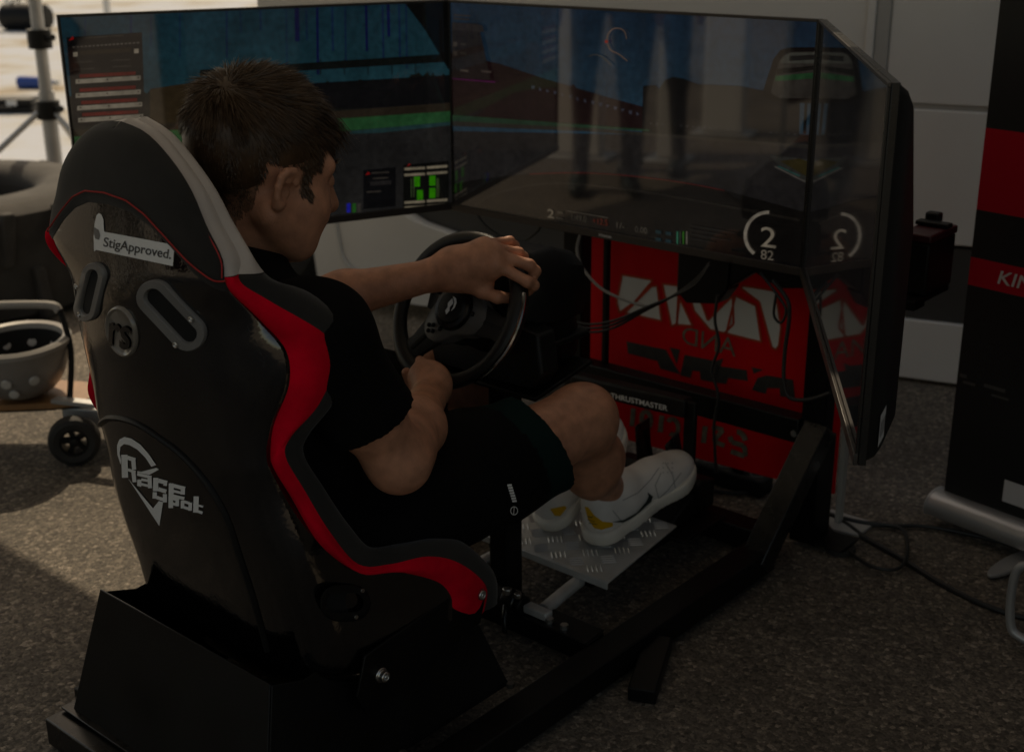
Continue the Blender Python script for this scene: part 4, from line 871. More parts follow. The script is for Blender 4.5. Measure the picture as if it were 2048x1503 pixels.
for s, S0, E0, cutt in ((1, SR, ER, .63), (-1, SL, EL_, .42)):
    S0 = np.array(S0); E0 = np.array(E0); d = E0-S0; c = S0+d*cutt
    cloth('sleeve', [('c', tuple(S0-np.array((s*.04, 0, -.005))), tuple(S0), .072, .074), ('c', tuple(S0), tuple(S0+d*.8), .074, .070)], .005, .03, [(tuple(c), tuple(d))], 'tee', 0., fold(.0016, (30, 20, 50, 0), (-20, 40, 40, 2)))
cuts = []
for s, H_, K_, nm in ((1, HRt, KR, 'a'), (-1, HL, KL, 'b')):
    H_ = np.array(H_); K_ = np.array(K_); d = K_-H_; c = H_+d*.80
    o = cloth('shorts_leg', [('c', tuple(H_), tuple(H_+d*.5), .112, .100), ('c', tuple(H_+d*.5), tuple(H_+d*1.1-np.array((0, 0, .012))), .100, .098), ('e', tuple(H_-np.array((0, .03, 0))), (.11, .12, .11), None, .05)], .006, .04, [(tuple(c), tuple(d+np.array((0, 0, .12)))), ((s*.0, 0, 0), (-s, 0, 0))], 'shorts', 0., fold(.002, (25, 14, 30, 0), (-18, 26, 40, 1)))
    if s == 1:
        o.data.materials.append(MATS['shorts_green']); nrm = (d+np.array((0, 0, .12))); nrm /= np.linalg.norm(nrm)
        for p in o.data.polygons:
            q = np.array(p.center)+np.array(base); t = (q-c)@nrm
            if t > -.052 and q[0] > .09: p.material_index = 1
        sr_o = o
cloth('waistband', [('e', (0, -.60, .39), (.192, .138, .10), None)], .008, .03, [((0, 0, .43), (0, 0, 1))], 'shorts')
# printed marks on the shorts
bs = bvh_of(sr_o); mk = MB()
for i in range(7): decal(bs, RIG, [[(1013+i*1.6, 968+i*5.2), (1022+i*1.6, 967+i*5.2), (1023+i*1.6, 971+i*5.2), (1014+i*1.6, 972+i*5.2)]], .0015, 9, mk)
ring = [(1027+7*math.cos(a), 1020+8*math.sin(a)) for a in np.linspace(0, 2*math.pi, 15)]
decal(bs, RIG, stroke(ring, 1.6)+stroke([(1027, 1013), (1026, 1027)], 1.6), .0015, 9, mk); obj('shorts_mark', mk, 'sticker_white', sr_o)
# ---- shoes
def shoe(h_, t_, side, ank):
    h_ = Vector(h_); t_ = Vector(t_); d = (t_-h_); L = d.length; y = d.normalized(); x = Vector((0, 0, 1)).cross(y).normalized()*-1; x = y.cross(Vector((0, 0, 1))).normalized(); z = x.cross(y); R = np.array(Matrix((x, y, z)).transposed())
    K = 1.1
    def q(a, b, c): return tuple(h_+x*(a*K)+y*(b*L)+z*(c if c > .075 else c*1.08))
    up = [('c', q(0, .13, .042), q(0, .30, .045), 0.0393, 0.0404, .03), ('c', q(0, .30, .042), q(.004*side, .62, .036), 0.0415, 0.0437, .03), ('e', q(.004*side, .74, .026), (.052, .080, .036), R, .03), ('c', q(0, .15, .07), q(0, .30, .072), 0.0360, 0.0371, .02), ('c', q(0, .10, .085), q(0, .14, .088), 0.0240, 0.0240, .02), ('c', q(0, .36, .066), q(0, .58, .048), 0.0284, 0.0262, .02)]
    up.append(('-c', q(0, .19, .125), q(0, .22, .055), .035, .030, .004))
    V, Q = sdf(up, .004, .02, [(q(0, 0, .012), tuple(-z))]); u = obj('shoe', fast_mesh('shoe', V-np.array(base), Q, ['shoe_white']), [], person)
    so_ = [('c', q(0, .13, .012), q(0, .34, .012), 0.0459, 0.0415, .03), ('c', q(0, .34, .012), q(.004*side, .74, .014), 0.0437, 0.0546, .03), ('c', q(.004*side, .74, .014), q(.004*side, .83, .018), 0.0546, 0.0481, .03)]
    V, Q = sdf(so_, .004, .02, [(q(0, 0, -.004), tuple(-z)), (q(0, 0, .024), tuple(z))]); obj('sole', fast_mesh('sole', V-np.array(base), Q, ['shoe_sole']), [], u)
    lc = MB()
    for i in range(5):
        b = .40+i*.048; hgt = .097-i*.0075; lc.tube([q(-.020, b, hgt-.014), q(-.012, b+.012, hgt-.003), q(0, b+.018, hgt), q(.012, b+.012, hgt-.003), q(.020, b, hgt-.014)], .0028, 6)
    obj('laces', lc, 'shoe_seam', u)
    V, Q = sdf([('c', tuple(ank), q(0, .20, .06), .036, .033, .01)], .004, .02, [(q(0, .2, .104), tuple(z))]); obj('sock', fast_mesh('sock', V-np.array(base), Q, ['sock']), [], person)
    return u
shR = shoe((.103, .088, .116), (.126, .392, .190), 1, (.103, .126, .215)); shL = shoe((-.012, .085, .112), (-.020, .345, .255), -1, (-.012, .100, .215))
b_ = bvh_of(shR, shR.children[0]); Y = lambda P: [(900+x/2.3125, 700+y/2.3125) for x, y in P]
obj('heel_patch', decal(b_, RIG, [Y([(625, 722), (640, 725), (668, 762), (705, 790), (752, 796), (752, 812), (700, 828), (668, 820), (640, 780)])], .0012), 'shoe_yellow', shR)
SW = lambda P: [(x+5, y-11) for x, y in Y(P)]
ms = MB(); decal(b_, RIG, [SW(P) for P in ([(735, 818), (790, 808), (850, 775), (895, 725), (905, 700), (900, 682), (925, 700), (915, 735), (870, 785), (800, 820)],)], .0012, 9, ms)
tag(obj('side_mark', ms, 'shoe_dark', shR), kind='stuff'); ms = MB()
decal(b_, RIG, [Y(q) for q in stroke([(640, 765), (655, 772), (662, 765)], 4)+stroke([(640, 780), (670, 790)], 3)+stroke([(645, 795), (680, 803)], 3)], .002, 9, ms); tag(obj('heel_print', ms, 'shoe_dark', shR), kind='stuff')
cen = Y([(724, 848)])[0]; dot = lambda r: [(cen[0]+r*math.cos(a), cen[1]+r*.8*math.sin(a)) for a in np.linspace(0, 2*math.pi, 18, endpoint=False)]
bz_ = bvh_of(shR.children[0]); dd_ = obj('heel_dot', decal(bz_, RIG, [dot(12.5)], .0012), 'shoe_yellow', shR); obj('heel_dot_center', decal(bz_, RIG, [dot(6)], .0018), 'shoe_dark', dd_)
sm = MB()
for P in ([(1245, 1000), (1275, 985), (1300, 960), (1318, 935)], [(1262, 1040), (1300, 1012), (1335, 980), (1362, 945)], [(1318, 1000), (1310, 970), (1322, 945)], [(1225, 1020), (1245, 1045)], [(1330, 925), (1345, 950), (1350, 975)]): decal(b_, RIG, stroke(P, 1.8), .0008, 6, sm)
for i in range(9): x = 1325+(i % 3)*9; y = 925+(i//3)*9; decal(b_, RIG, [[(x, y), (x+2.4, y), (x+2.4, y+2.4), (x, y+2.4)]], .0008, 6, sm)
tag(obj('seams', sm, 'shoe_seam', shR), kind='stuff')
b_ = bvh_of(shL, shL.children[0]); obj('heel_patch', decal(b_, RIG, [Y([(462, 732), (530, 718), (538, 728), (508, 765), (484, 763)])], .0012), 'shoe_yellow', shL)
obj('side_mark', decal(b_, RIG, [Y([(530, 755), (585, 695), (595, 700), (540, 752)])], .0012), 'shoe_dark', shL)
# ---- hair: a cap of strands that turn round the crown
inv = HM.inverted(); rg_ = np.random.RandomState(5)
CE, CR = np.array((0, -.018, .032)), np.array((.076, .098, .088))
def hairy(p):
    x, y, z = p; ax = abs(x)
    jag = .004*math.sin(x*260+y*190)+.003*math.sin(y*420+z*330)
    if y > .050: return z > .050+.25*max(0, ax-.045)+jag
    if y > .020: return z > .012+jag or (y < .037+jag and z > -.032+jag*2 and ax > .05)
    if y > -.034: return z > .004+jag
    return z > -.120+.85*max(0, y+.090)+jag*2
cap = [he((0, -.018, .032), (.0775, .0995, .0895), .02)]
Vc, Qc = sdf(cap, .004, .02)
Vl = np.array([tuple(inv @ Vector(v)) for v in Vc]); keep = np.array([hairy(p) for p in Vl]); Qc = Qc[keep[Qc].all(1)]
used = np.unique(Qc); mp_ = -np.ones(len(Vc), int); mp_[used] = np.arange(len(used))
hcap_o = obj('hair', fast_mesh('hair', Vc[used]-np.array(base), mp_[Qc], ['hair']), [], person)
whorl = np.array((.02, -.085, .095)); whorl = CE+CR*((whorl-CE)/CR)/np.linalg.norm((whorl-CE)/CR)
hv = []; hf = []
NSTR = 30000; cnt = 0; bi = 0; batch = []
hT = np.array(HM.inverted()); HL_ = HV @ hT[:3, :3].T + hT[:3, 3]
qc = HL_[HQ]; qn = np.cross(qc[:, 2]-qc[:, 0], qc[:, 3]-qc[:, 1]); qa = np.linalg.norm(qn, axis=1); qn /= qa[:, None]+1e-12
cen_ = qc.mean(1); qn *= np.sign(((cen_-np.array((0, -.01, .0)))*qn).sum(1))[:, None]
ok = np.array([hairy(c_) for c_ in cen_]) & (cen_[:, 2] > -.125) & ~((np.abs(cen_[:, 0]) > .0705) & (cen_[:, 1] > -.042) & (cen_[:, 1] < .03) & (cen_[:, 2] < .01))
mi_ = np.zeros(len(Q), np.int32); mi_[:len(HQ)] = ok
if len(me.polygons) == len(Q): me.polygons.foreach_set('material_index', mi_)
pr_ = qa*ok*np.where((cen_[:, 1] > .018) & (cen_[:, 2] < .014), 3., 1.); pr_ /= pr_.sum()
while cnt < NSTR:
    if cnt % 4000 == 0 or bi >= len(batch): batch = rg_.choice(len(HQ), 4000, p=pr_); bi = 0
    ti = batch[bi]; bi += 1; wq = rg_.dirichlet((1, 1, 1, 1)); q = wq @ qc[ti]; n = qn[ti].copy(); p = q
    if q[2] < -.05 and rg_.uniform() < (-.05-q[2])*8: cnt += 1; continue
    fl = q-whorl; fl -= n*(fl@n); L_ = np.linalg.norm(fl); fl = fl/(L_+1e-6)
    tw = np.cross(n, fl); top = np.clip((q[2]-.02)/.07, 0, 1); front = np.clip((q[1]-.02)/.05, 0, 1)
    nearw = np.exp(-(L_/.022)**2); fl = fl*(1-.3*nearw)+tw*(.5*np.exp(-L_/.04))+np.array((0, 0, -.35*(1-top)))+np.array((0, (.5+1.0*front)*top*(q[1] > -.03), 0)); fl -= n*(fl@n)*.9; fl /= np.linalg.norm(fl)+1e-6
    ln = (.011+.024*top+.040*front*top)*rg_.uniform(.65, 1.15)*(1.25 if q[1] > .05 else 1); lift = (.17+.15*top+.2*nearw)*rg_.uniform(.5, 1.35)
    if q[2] < -.02: kk = max(.3, 1-(-.02-q[2])*12); ln *= kk; lift *= kk*.8
    cl = np.sin(q*np.array((150, 170, 160))+np.array((q[1], q[2], q[0]))*90); rj = rg_.normal(size=3)*.075+cl*.17; d0 = fl*(1-.3*lift)+n*lift+rj; d0 /= np.linalg.norm(d0); d1 = fl+n*lift*.25+rj+np.array((0, .25*front, -.25*front)); d1 /= np.linalg.norm(d1)
    P = [q-n*.002, q+d0*ln*.5, q+d0*ln*.5+d1*ln*.5]; sd = np.cross(d0, n+rg_.normal(size=3)*.5); sd /= np.linalg.norm(sd)+1e-6; wd = .0006*rg_.uniform(.6, 1.3)
    o = len(hv)
    for i, pp_ in enumerate(P):
        w_ = wd*(1, .85, .12)[i]; hv += [hp(*(pp_-sd*w_)), hp(*(pp_+sd*w_))]
    hf += [(o, o+1, o+3, o+2), (o+2, o+3, o+5, o+4)]; cnt += 1
tag(obj('hair_strands', fast_mesh('hair_strands', np.array(hv)-np.array(base), np.array(hf), ['hair']), [], hcap_o), kind='stuff')
m = MB()
for s in (1, -1):
    m.tube([hp(s*.016, .098, .017), hp(s*.032, .096, .024), hp(s*.050, .082, .020)], [.0022*HS, .003*HS, .0015*HS], 6)
obj('eyebrows', m, 'hair', person)
# ================================================================== RED SIGN
SF = .70
sg = thing('red_sign', 'red sign panel with mirrored lettering leaning behind the screen uprights', 'sign', (-.02, SF, 0))
def sp_(x, y, o=0.): q = on(x, y, RIG, f=SF-o); return q
z = lambda P: [(1050+x/2.733, 450+y/2.733) for x, y in P]
bd = obj('panel', MB().prism([(-.40, SF, .045), (.318, SF, .070), (.318, SF, .60), (-.40, SF, .60)], (0, .006, 0)), 'red_sign', sg, bevel=.001)
def flat(polys, o, mb=None):
    mb = mb or MB()
    for P in polys:
        Q_ = [sp_(x, y, o) for x, y in P]; tri = tessellate_polygon([Q_]); mb.add(Q_, [tuple(t) for t in tri])
    return mb
R1 = [[(530, 270), (700, 300), (600, 420), (515, 480), (500, 420)], [(690, 335), (722, 330), (747, 525), (545, 480)], [(750, 320), (840, 330), (830, 540), (800, 555)], [(845, 400), (917, 552), (828, 545)],
      [(880, 330), (950, 390), (1000, 520), (1135, 385), (1140, 540), (1090, 590), (1010, 572), (925, 470)], [(1150, 385), (1262, 440), (1292, 640), (1100, 592)], [(1190, 330), (1370, 360), (1400, 560), (1388, 660), (1370, 682), (1348, 668), (1280, 420), (1180, 345)]]
obj('white_letters', flat([z(P) for P in R1], .0016), 'sign_white', sg)
m = MB()
for P in R1: flat([q for q in stroke(z(P+P[:1]), 4.5)], .0024, m)
obj('letter_outlines', m, 'sign_orange', sg)
vs, fs = text_mesh('AND', .0); m = MB(); a_ = sp_(1471, 713, .0018); b_ = sp_(1364, 686, .0018)
m.add([a_+(b_-a_)*v.x+Vector((0, 0, v.y*.062)) for v in vs], fs); obj('lettering', m, 'sign_beige', sg)
R3 = [[(555, 635), (770, 680), (800, 735), (850, 815), (740, 785), (722, 742), (562, 700)], [(790, 668), (847, 680), (830, 762)], [(872, 708), (1040, 742), (1085, 728), (1035, 860), (960, 845), (955, 800), (915, 795), (905, 835), (848, 820)],
      [(1050, 768), (1212, 792), (1218, 852), (1110, 835), (1100, 868), (1030, 858)], [(1237, 775), (1302, 790), (1250, 812)], [(1240, 900), (1270, 835), (1320, 820), (1465, 845), (1475, 945), (1395, 935), (1390, 892), (1325, 890), (1315, 922)],
      [(578, 855), (770, 900), (778, 932), (590, 892)], [(800, 905), (962, 945), (972, 1005), (830, 965)], [(975, 975), (1112, 1000), (1105, 1028), (990, 1006)], [(1150, 1008), (1240, 1030), (1235, 1062), (1140, 1042)], [(1278, 1045), (1495, 1098), (1490, 1132), (1290, 1085)]]
obj('black_letters', flat([z(P) for P in R3], .0016), 'sign_black', sg)
el = lambda cx, cy, rx, ry, a0=0, a1=360: [(cx+rx*math.cos(a*D)-.0*ry, cy+ry*math.sin(a*D)+rx*.2*math.cos(a*D)) for a in np.linspace(a0, a1, 17)]
for P, wd in (([(592, 1000), (583, 1098)], 26), (el(662, 1062, 26, 46), 26), ([(748, 1040), (738, 1132)], 28), (el(808, 1102, 30, 44, -150, 120), 26), ([(888, 1085), (884, 1160)], 24), ([(985, 1098), (975, 1190)], 28), ([(1022, 1100), (1082, 1118), (1030, 1180), (1090, 1205)], 26), (el(1165, 1190, 42, 62, -100, -20), 30), ([(1120, 1155), (1130, 1185), (1195, 1205), (1205, 1235), (1200, 1262), (1125, 1235)], 28)):
    m = MB()
    for i_, q in enumerate(stroke(z(P), wd/2.733)): flat([q], .0016+.00004*i_, m)
    obj('beige_letter', m, 'sign_beige', sg)
pl = on(1668, 1082, RIG, u=0); obj('stand_post', MB().span((.328, SF-.008, .008), (.341, SF+.010, .62)), 'trim_grey', sg, bevel=.002); obj('stand_foot', MB().prism([(.29, SF-.05, .0), (.40, SF-.03, .0), (.40, SF+.05, .0), (.29, SF+.05, .0)], (0, 0, .008)), 'trim_grey', sg, bevel=.002)
obj('stand_post', MB().span((-.43, SF-.01, .0), (-.408, SF+.012, .62)), 'white_paint', sg, bevel=.002)
# ================================================================== ROLL-UP BANNER
bn = thing('roll_up_banner', 'black and red roll-up banner standing on a silver base at the right edge', 'banner', (.42, 0, 0), BAN)
def bz(y, x=None):            # height of a pixel row on the banner's left edge
    lo, hi = 0., 2.5
    for _ in range(40):
        mid = (lo+hi)/2; P = BAN @ Vector((.02, 0, mid))-CAMV; dd = P.y*math.cos(PITCH)-P.z*math.sin(PITCH); u = P.y*math.sin(PITCH)+P.z*math.cos(PITCH)
        yy = 751.5-FPX*u/dd; lo, hi = (mid, hi) if yy > y else (lo, mid)
    return lo
ys = [bz(1000), bz(575), bz(520), bz(425), bz(262)]; zz = [ys[0]-.02, ys[1], ys[2], ys[3], ys[4], 2.05]
for i, (a, b, mt) in enumerate(zip(zz[:-1], zz[1:], ('banner_black', 'banner_red', 'banner_black', 'banner_red', 'banner_black'))):
    obj('banner_sheet', MB().span((.015, -.0004, a), (.835, .0004, b)), mt, bn, smooth=False)
vs, fs = text_mesh('KIN', .012); m = MB(); zb = ys[1]+(ys[2]-ys[1])*.28; m.add([(.082+v.x*.075+v.y*.008, -.0012, zb+v.y*.040-v.x*.0) for v in vs], fs); obj('lettering', m, 'banner_white', bn)
for x, z0, wd, hh in ((.03, .34, .03, .006), (.08, .345, .05, .008), (.10, .33, .04, .005), (.02, .352, .018, .008)): m = MB(); m.add([(x, -.001, z0), (x+wd, -.001, z0), (x+wd, -.001, z0+hh), (x, -.001, z0+hh)], [(0, 1, 2, 3)]); obj('small_print', m, 'hub_grey', bn, smooth=False)
zq = .105; obj('white_print', MB().span((.155, -.0012, zq), (.30, -.0007, zq+.05)), 'banner_white', bn, smooth=False)
m = MB(); prof = [(math.cos(a)*.045, math.sin(a)*.034+.046) for a in np.linspace(-.5, math.pi+.5, 18)]
m.grid([[(x, y, z_) for y, z_ in prof] for x in (0, .86)], closed=True); m.add([(0, y, z_) for y, z_ in prof], [tuple(range(18))]); m.add([(.86, y, z_) for y, z_ in prof], [tuple(range(18))]); bb_ = obj('base', m, 'silver', bn, bevel=.001)
for x in (.0, .86): obj('end_cap', MB().prism([(x-.004 if x < .1 else x+.004, y*1.04, (z_-.046)*1.04+.046) for y, z_ in prof], (.004 if x < .1 else -.004, 0, 0)), 'alu_soft', bb_)
for x in (.235, .70): obj('swing_foot', MB().prism([(x+.02*math.cos(a) if False else x+c_*.022, s_*.09-.07, .006) for c_, s_ in [(math.cos(a), math.sin(a)) for a in np.linspace(0, 2*math.pi, 18, endpoint=False)]], (0, 0, .008)), 'silver', bn, bevel=.002)
obj('banner_pole', MB().cyl((.43, .03, .06), (.43, .03, 2.05), .008), 'silver', bn); obj('top_clamp', MB().span((.01, -.008, 2.04), (.84, .008, 2.07)), 'silver', bn, bevel=.002)
# bent tube leg of a stand at the right edge
q0 = [on(x, y, RIG, f=.44) for x, y in ((2110, 1130), (2060, 1142), (2035, 1152), (2024, 1180), (2018, 1230), (2020, 1266), (2030, 1282), (2060, 1300), (2120, 1330))]
tb = thing('folding_chair', 'grey bent steel tube leg of a folding chair at the right edge', 'chair', (.66, .44, 0))
z0_ = min(q.z for q in q0)
obj('leg', MB().tube(spline([Vector((q.x, q.y, q.z-z0_+.012)) for q in q0], 6), .0085, 12), 'alu_soft', tb)
# ================================================================== RED-LIDDED BOX ON AN ARM
bx = thing('equipment_box', 'small black box with red lid bolted behind the right monitor', 'box', (.60, .70, .55))
YA = lambda x, y: on(x, y, RIG, f=.66)
p = YA(1838, 580); q = YA(1838, 476); cx = p.x; zb_, zt_ = p.z, q.z
obj('case', MB().span((cx-.032, .62, zb_), (cx+.030, .745, zt_)), 'plastic_black', bx, bevel=.004)
obj('lid', MB().span((cx-.034, .618, zt_+.001), (cx+.032, .747, zt_+.018)), 'case_red', bx, bevel=.004)
obj('latch_bar', MB().span((cx-.036, .69, zt_+.0185), (cx+.034, .715, zt_+.028)), 'plastic_black', bx, bevel=.003)
obj('carry_grip', MB().span((cx-.03, .72, zt_+.0185), (cx+.0, .744, zt_+.04)), 'plastic_black', bx, bevel=.004)
obj('mounting_arm', MB().span((.353, .575, zb_-.02), (cx+.03, .625, zb_-.001)), 'steel_black', bx, bevel=.002); obj('support_plate', MB().span((cx-.03, .626, zb_-.012), (cx+.028, .74, zb_-.001)), 'steel_black', bx, bevel=.001)
# ================================================================== CABLES
def cable(name, label, pts, r=.004, mt='cable', grp=None):
    o = obj(name, MB().tube(spline(pts, 10), r, 8), mt, None, pts[0], RIG); tag(o, label, 'cable', grp); return o
G_ = lambda P, u=.006: [tuple(on(x, y, RIG, u=u)) for x, y in P]
cable('cable', 'thick black cable running across the ground from sign foot to right edge', G_([(1600, 1010), (1680, 1040), (1730, 1075), (1800, 1115), (1880, 1165), (1960, 1205), (2040, 1232), (2140, 1250)]), .006)
cable('cable', 'black cable looping on the ground below the roll-up banner', G_([(1655, 1050), (1690, 1095), (1740, 1130), (1790, 1138), (1812, 1115), (1812, 1070), (1790, 1052), (1720, 1042), (1660, 1028)], .012), .0042)
cable('cable', 'upper black cable passing under the silver banner base', G_([(1640, 1020), (1700, 1040), (1760, 1050), (1850, 1052), (1950, 1070), (2060, 1100)], .008), .005)
Fc = lambda P, f: [tuple(on(x, y, RIG, f=f)) for x, y in P]
cable('cable', 'black cable hanging straight down in front of the red sign', Fc([(1435, 590), (1430, 640), (1438, 690), (1424, 740), (1436, 790), (1428, 850), (1430, 900), (1432, 945)], .52), .0035)
cable('cable', 'black cable hanging in a bow left of the slanted right monitor', Fc([(1545, 560), (1575, 600), (1578, 640), (1570, 700), (1568, 760), (1580, 795), (1620, 798), (1660, 785)], .52), .0045)
cable('cable', 'short black cable loop dangling under the monitor bracket', Fc([(1520, 545), (1555, 590), (1572, 620), (1562, 645), (1548, 630), (1552, 590)], .53), .003)
cable('cable', 'grey cable sagging from the monitor edge to the wheel cables', Fc([(1160, 470), (1154, 500), (1165, 535), (1200, 575), (1250, 600), (1295, 613)], .50), .0035, 'cable_grey')
cable('cable', 'black cable drooping below the monitor above the hand', Fc([(955, 430), (975, 455), (1010, 475), (1045, 482), (1075, 462), (1080, 450)], .51), .003)
for i, lb in enumerate(('uppermost of the black wheel cables rising toward the bracket', 'middle one of the black wheel cables rising toward the bracket', 'lowest of the black wheel cables rising toward the bracket')):
    cable('cable', lb, Fc([(1140, 640+i*6), (1180, 648+i*8), (1230, 640+i*7), (1290, 615+i*3), (1340, 595), (1390, 570-i*5), (1420, 530-i*3)], .45+.006*i), .0028, grp='cables from the wheel to the bracket')
pw = thing('power_strip', 'black power strip lying on the ground behind the pedals', 'power strip', (.0, .74, 0))
c_ = on(1465, 955, RIG, u=.02)
obj('housing', MB().box((c_.x, c_.y, .024), (.19, .06, .044)), 'plastic_black', pw, bevel=.006, bseg=3)
for i in range(4):
    m = MB(); m.lathe([(.016, .0), (.017, .001), (.014, .002), (.013, -.006), (0, -.006)], (c_.x-.066+i*.044, c_.y, .0465), (0, 0, 1), 16); obj('socket', m, 'hub_grey', pw)
obj('plug', MB().box((c_.x+.02, c_.y-.002, .06), (.03, .03, .03)), 'plastic_black', pw, bevel=.004)
cable('cable', 'tangle of black cable on the ground beside the power strip', G_([(1390, 930), (1420, 975), (1480, 985), (1540, 975), (1530, 950), (1560, 1000), (1620, 1020)], .008), .005)
# ================================================================== LEFT SIDE: TYRE, BOARD, HELMET, TRIPOD
ty = thing('tractor_tyre', 'large worn tractor tyre lying flat on the ground at the left', 'tyre', (-2.02, 4.62, 0), WLD)
R0 = .56; Hh = .40; m = MB()
m.lathe([(.30, .03), (.36, .0), (.50, .0), (.545, .03), (.555, Hh/2), (.545, Hh-.03), (.50, Hh), (.36, Hh+.005), (.315, Hh-.02), (.30, Hh-.06), (.36, Hh/2)], (-2.02, 4.62, 0), (0, 0, 1), 64, closed=True); obj('carcass', m, 'tyre_rubber', ty, angle=50)
lg = None
for i in range(36):
    a = 2*math.pi*i/36; up_ = i % 2; m = MB()
    P = []
    for da, zz_ in (((-.03, Hh*.52), (.035, Hh*.52), (.075, Hh*.97), (.0, Hh*.97)) if up_ else ((-.03, Hh*.48), (.035, Hh*.48), (.075, Hh*.03), (.0, Hh*.03))):
        P.append((da, zz_))
    ro = []
    for rr in (.54, .585): ro += [(-2.02+rr*math.cos(a+da), 4.62+rr*math.sin(a+da), zz_) for da, zz_ in P]
    m.add(ro, [(0, 1, 2, 3), (4, 5, 6, 7), (0, 1, 5, 4), (1, 2, 6, 5), (2, 3, 7, 6), (3, 0, 4, 7)]); obj('tread_lug', m, 'tyre_rubber', ty, bevel=.008)
BC = Vector((-1.30, 3.17, 0))
bo = thing('off_road_board', 'wooden off-road skateboard with black spoked wheel on sunlit ground', 'skateboard', BC, WLD)
dz = .125; m = MB(); out = []
for t in np.linspace(0, 2*math.pi, 40, endpoint=False):
    c_, s_ = math.cos(t), math.sin(t); out.append((BC.x+.0+.46*math.copysign(abs(c_)**.55, c_)-.22, BC.y+.02+.10*math.copysign(abs(s_)**.7, s_), dz))
m.prism(out, (0, 0, .016)); obj('deck', m, 'wood', bo, bevel=.003)
obj('grip_edge', MB().prism([(x, y-.001, dz-.004) for x, y, z_ in out], (0, 0, .0035)), 'plastic_black', bo)
def wheel_at(c, ax=(.25, -.97, 0)):
    m = MB(); ax = Vector(ax).normalized(); R_ = .064
    m.lathe([(.036, -.022), (.050, -.025), (.060, -.020), (R_, -.008), (R_, .008), (.060, .020), (.050, .025), (.036, .022)], c, ax, 40, closed=True); w_ = obj('wheel', m, 'rubber', bo)
    m = MB(); m.lathe([(.030, -.02), (.037, -.02), (.037, .02), (.030, .02)], c, ax, 30, closed=True); m.lathe([(.0, -.018), (.011, -.018), (.012, .022), (0, .024)], c, ax, 20)
    x = ax.orthogonal().normalized(); y = ax.cross(x)
    for k in range(5): a = 2*math.pi*k/5+.4; d = x*math.cos(a)+y*math.sin(a); m.bar(Vector(c)+d*.01, Vector(c)+d*.033, .012, .02, ax)
    obj('rim', m, 'plastic_black', w_)
w1 = Vector((-1.098, 3.045, .064)); wheel_at(w1); wheel_at(w1+Vector((.09, .33, 0)))
obj('axle', MB().tube([w1, w1+Vector((.09, .33, 0))], .008, 10), 'alu', bo); obj('truck', MB().prism([(-1.15, 3.12, .075), (-1.0, 3.12, .06), (-1.0, 3.27, .06), (-1.15, 3.27, .075)], (0, 0, .05)), 'alu_soft', bo, bevel=.006)
wheel_at(Vector((-1.9, 3.05, .064))); wheel_at(Vector((-1.85, 3.32, .064)))
obj('hanger_bar', MB().bar((-1.16, 3.11, .148), (-.98, 3.05, .150), .03, .012), 'alu_soft', bo, bevel=.002)
HB = Vector((-1.255, 3.165, .1415)); HK = 1.22
hm = thing('helmet', 'grey helmet with round vents lying upside down on the wooden board', 'helmet', HB, WLD)
m = MB(); nA = 44
def hrow(rx, ry, z_): return [(HB.x+HK*rx*math.cos(2*math.pi*i/nA), HB.y+HK*ry*math.sin(2*math.pi*i/nA), HB.z+HK*z_) for i in range(nA)]
m.grid([hrow(.002, .002, .001), hrow(.035, .038, .001), hrow(.068, .078, .015), hrow(.090, .105, .048), hrow(.099, .117, .090), hrow(.102, .122, .112)], closed=True); hs_ = obj('shell', m, 'helmet_grey', hm, sub=1)
m = MB(); m.grid([hrow(.100, .119, .1125), hrow(.106, .126, .113), hrow(.107, .127, .122), hrow(.100, .119, .128), hrow(.090, .108, .125), hrow(.088, .105, .114)], closed=True); obj('rim', m, 'helmet_rim', hm)
m = MB(); m.grid([hrow(.088, .106, .1135), hrow(.082, .098, .075), hrow(.06, .07, .03), hrow(.002, .002, .018)], closed=True); obj('liner', m, 'foam_black', hm)
def vent(ang, z_, r, inside=False):
    a = ang*D; k = np.interp(z_, [0, .015, .048, .09, .112], [.04, .072, .092, .1005, .103]); k = k-.014 if inside else k+.0015
    c = Vector((HB.x+HK*k*math.cos(a), HB.y+HK*k*1.17*math.sin(a), HB.z+HK*z_)); n = Vector((math.cos(a), math.sin(a), -.45)).normalized()
    if inside: n = -n
    m = MB(); m.lathe([(r, -.004), (r, .001), (r*.8, .002), (0, .001)], c, n, 18); obj('vent', m, 'pad_white', hm)
for a, z_, r in ((-108, .052, .014), (-84, .062, .013), (-118, .030, .011), (-78, .036, .012), (-52, .062, .013), (-140, .055, .012)): vent(a, z_, r)
for a, z_, r in ((95, .085, .012), (60, .085, .011), (130, .085, .012)): vent(a, z_, r, True)
m = MB(); m.tube(spline([(HB.x-.135, HB.y+.02, HB.z+.13), (HB.x-.125, HB.y+.03, HB.z+.20), (HB.x-.095, HB.y+.035, HB.z+.226), (HB.x+.075, HB.y+.035, HB.z+.230), (HB.x+.105, HB.y+.03, HB.z+.215)], 5), .011, 10); obj('visor_frame', m, 'helmet_rim', hm)
m = MB(); m.tube(spline([(HB.x+.108, HB.y+.03, HB.z+.218), (HB.x+.130, HB.y+.01, HB.z+.12), (HB.x+.130, HB.y-.04, HB.z+.006)], 5), .0075, 10); obj('strap', m, 'foam_black', hm)
tp_ = thing('tripod_stand', 'pale grey tripod stand with black clamps behind the seat', 'tripod', (-2.015, 5.78, 0), WLD)
TB = Vector((-2.015, 5.78, 0)); lean = Vector((.0, 0, 1))
obj('pole', MB().tube([TB+Vector((0, 0, .06)), TB+Vector((0, 0, .58)), TB+Vector((0, 0, .581)), TB+Vector((0, 0, 2.4))], [.034, .034, .027, .027], 16), 'alu_soft', tp_)
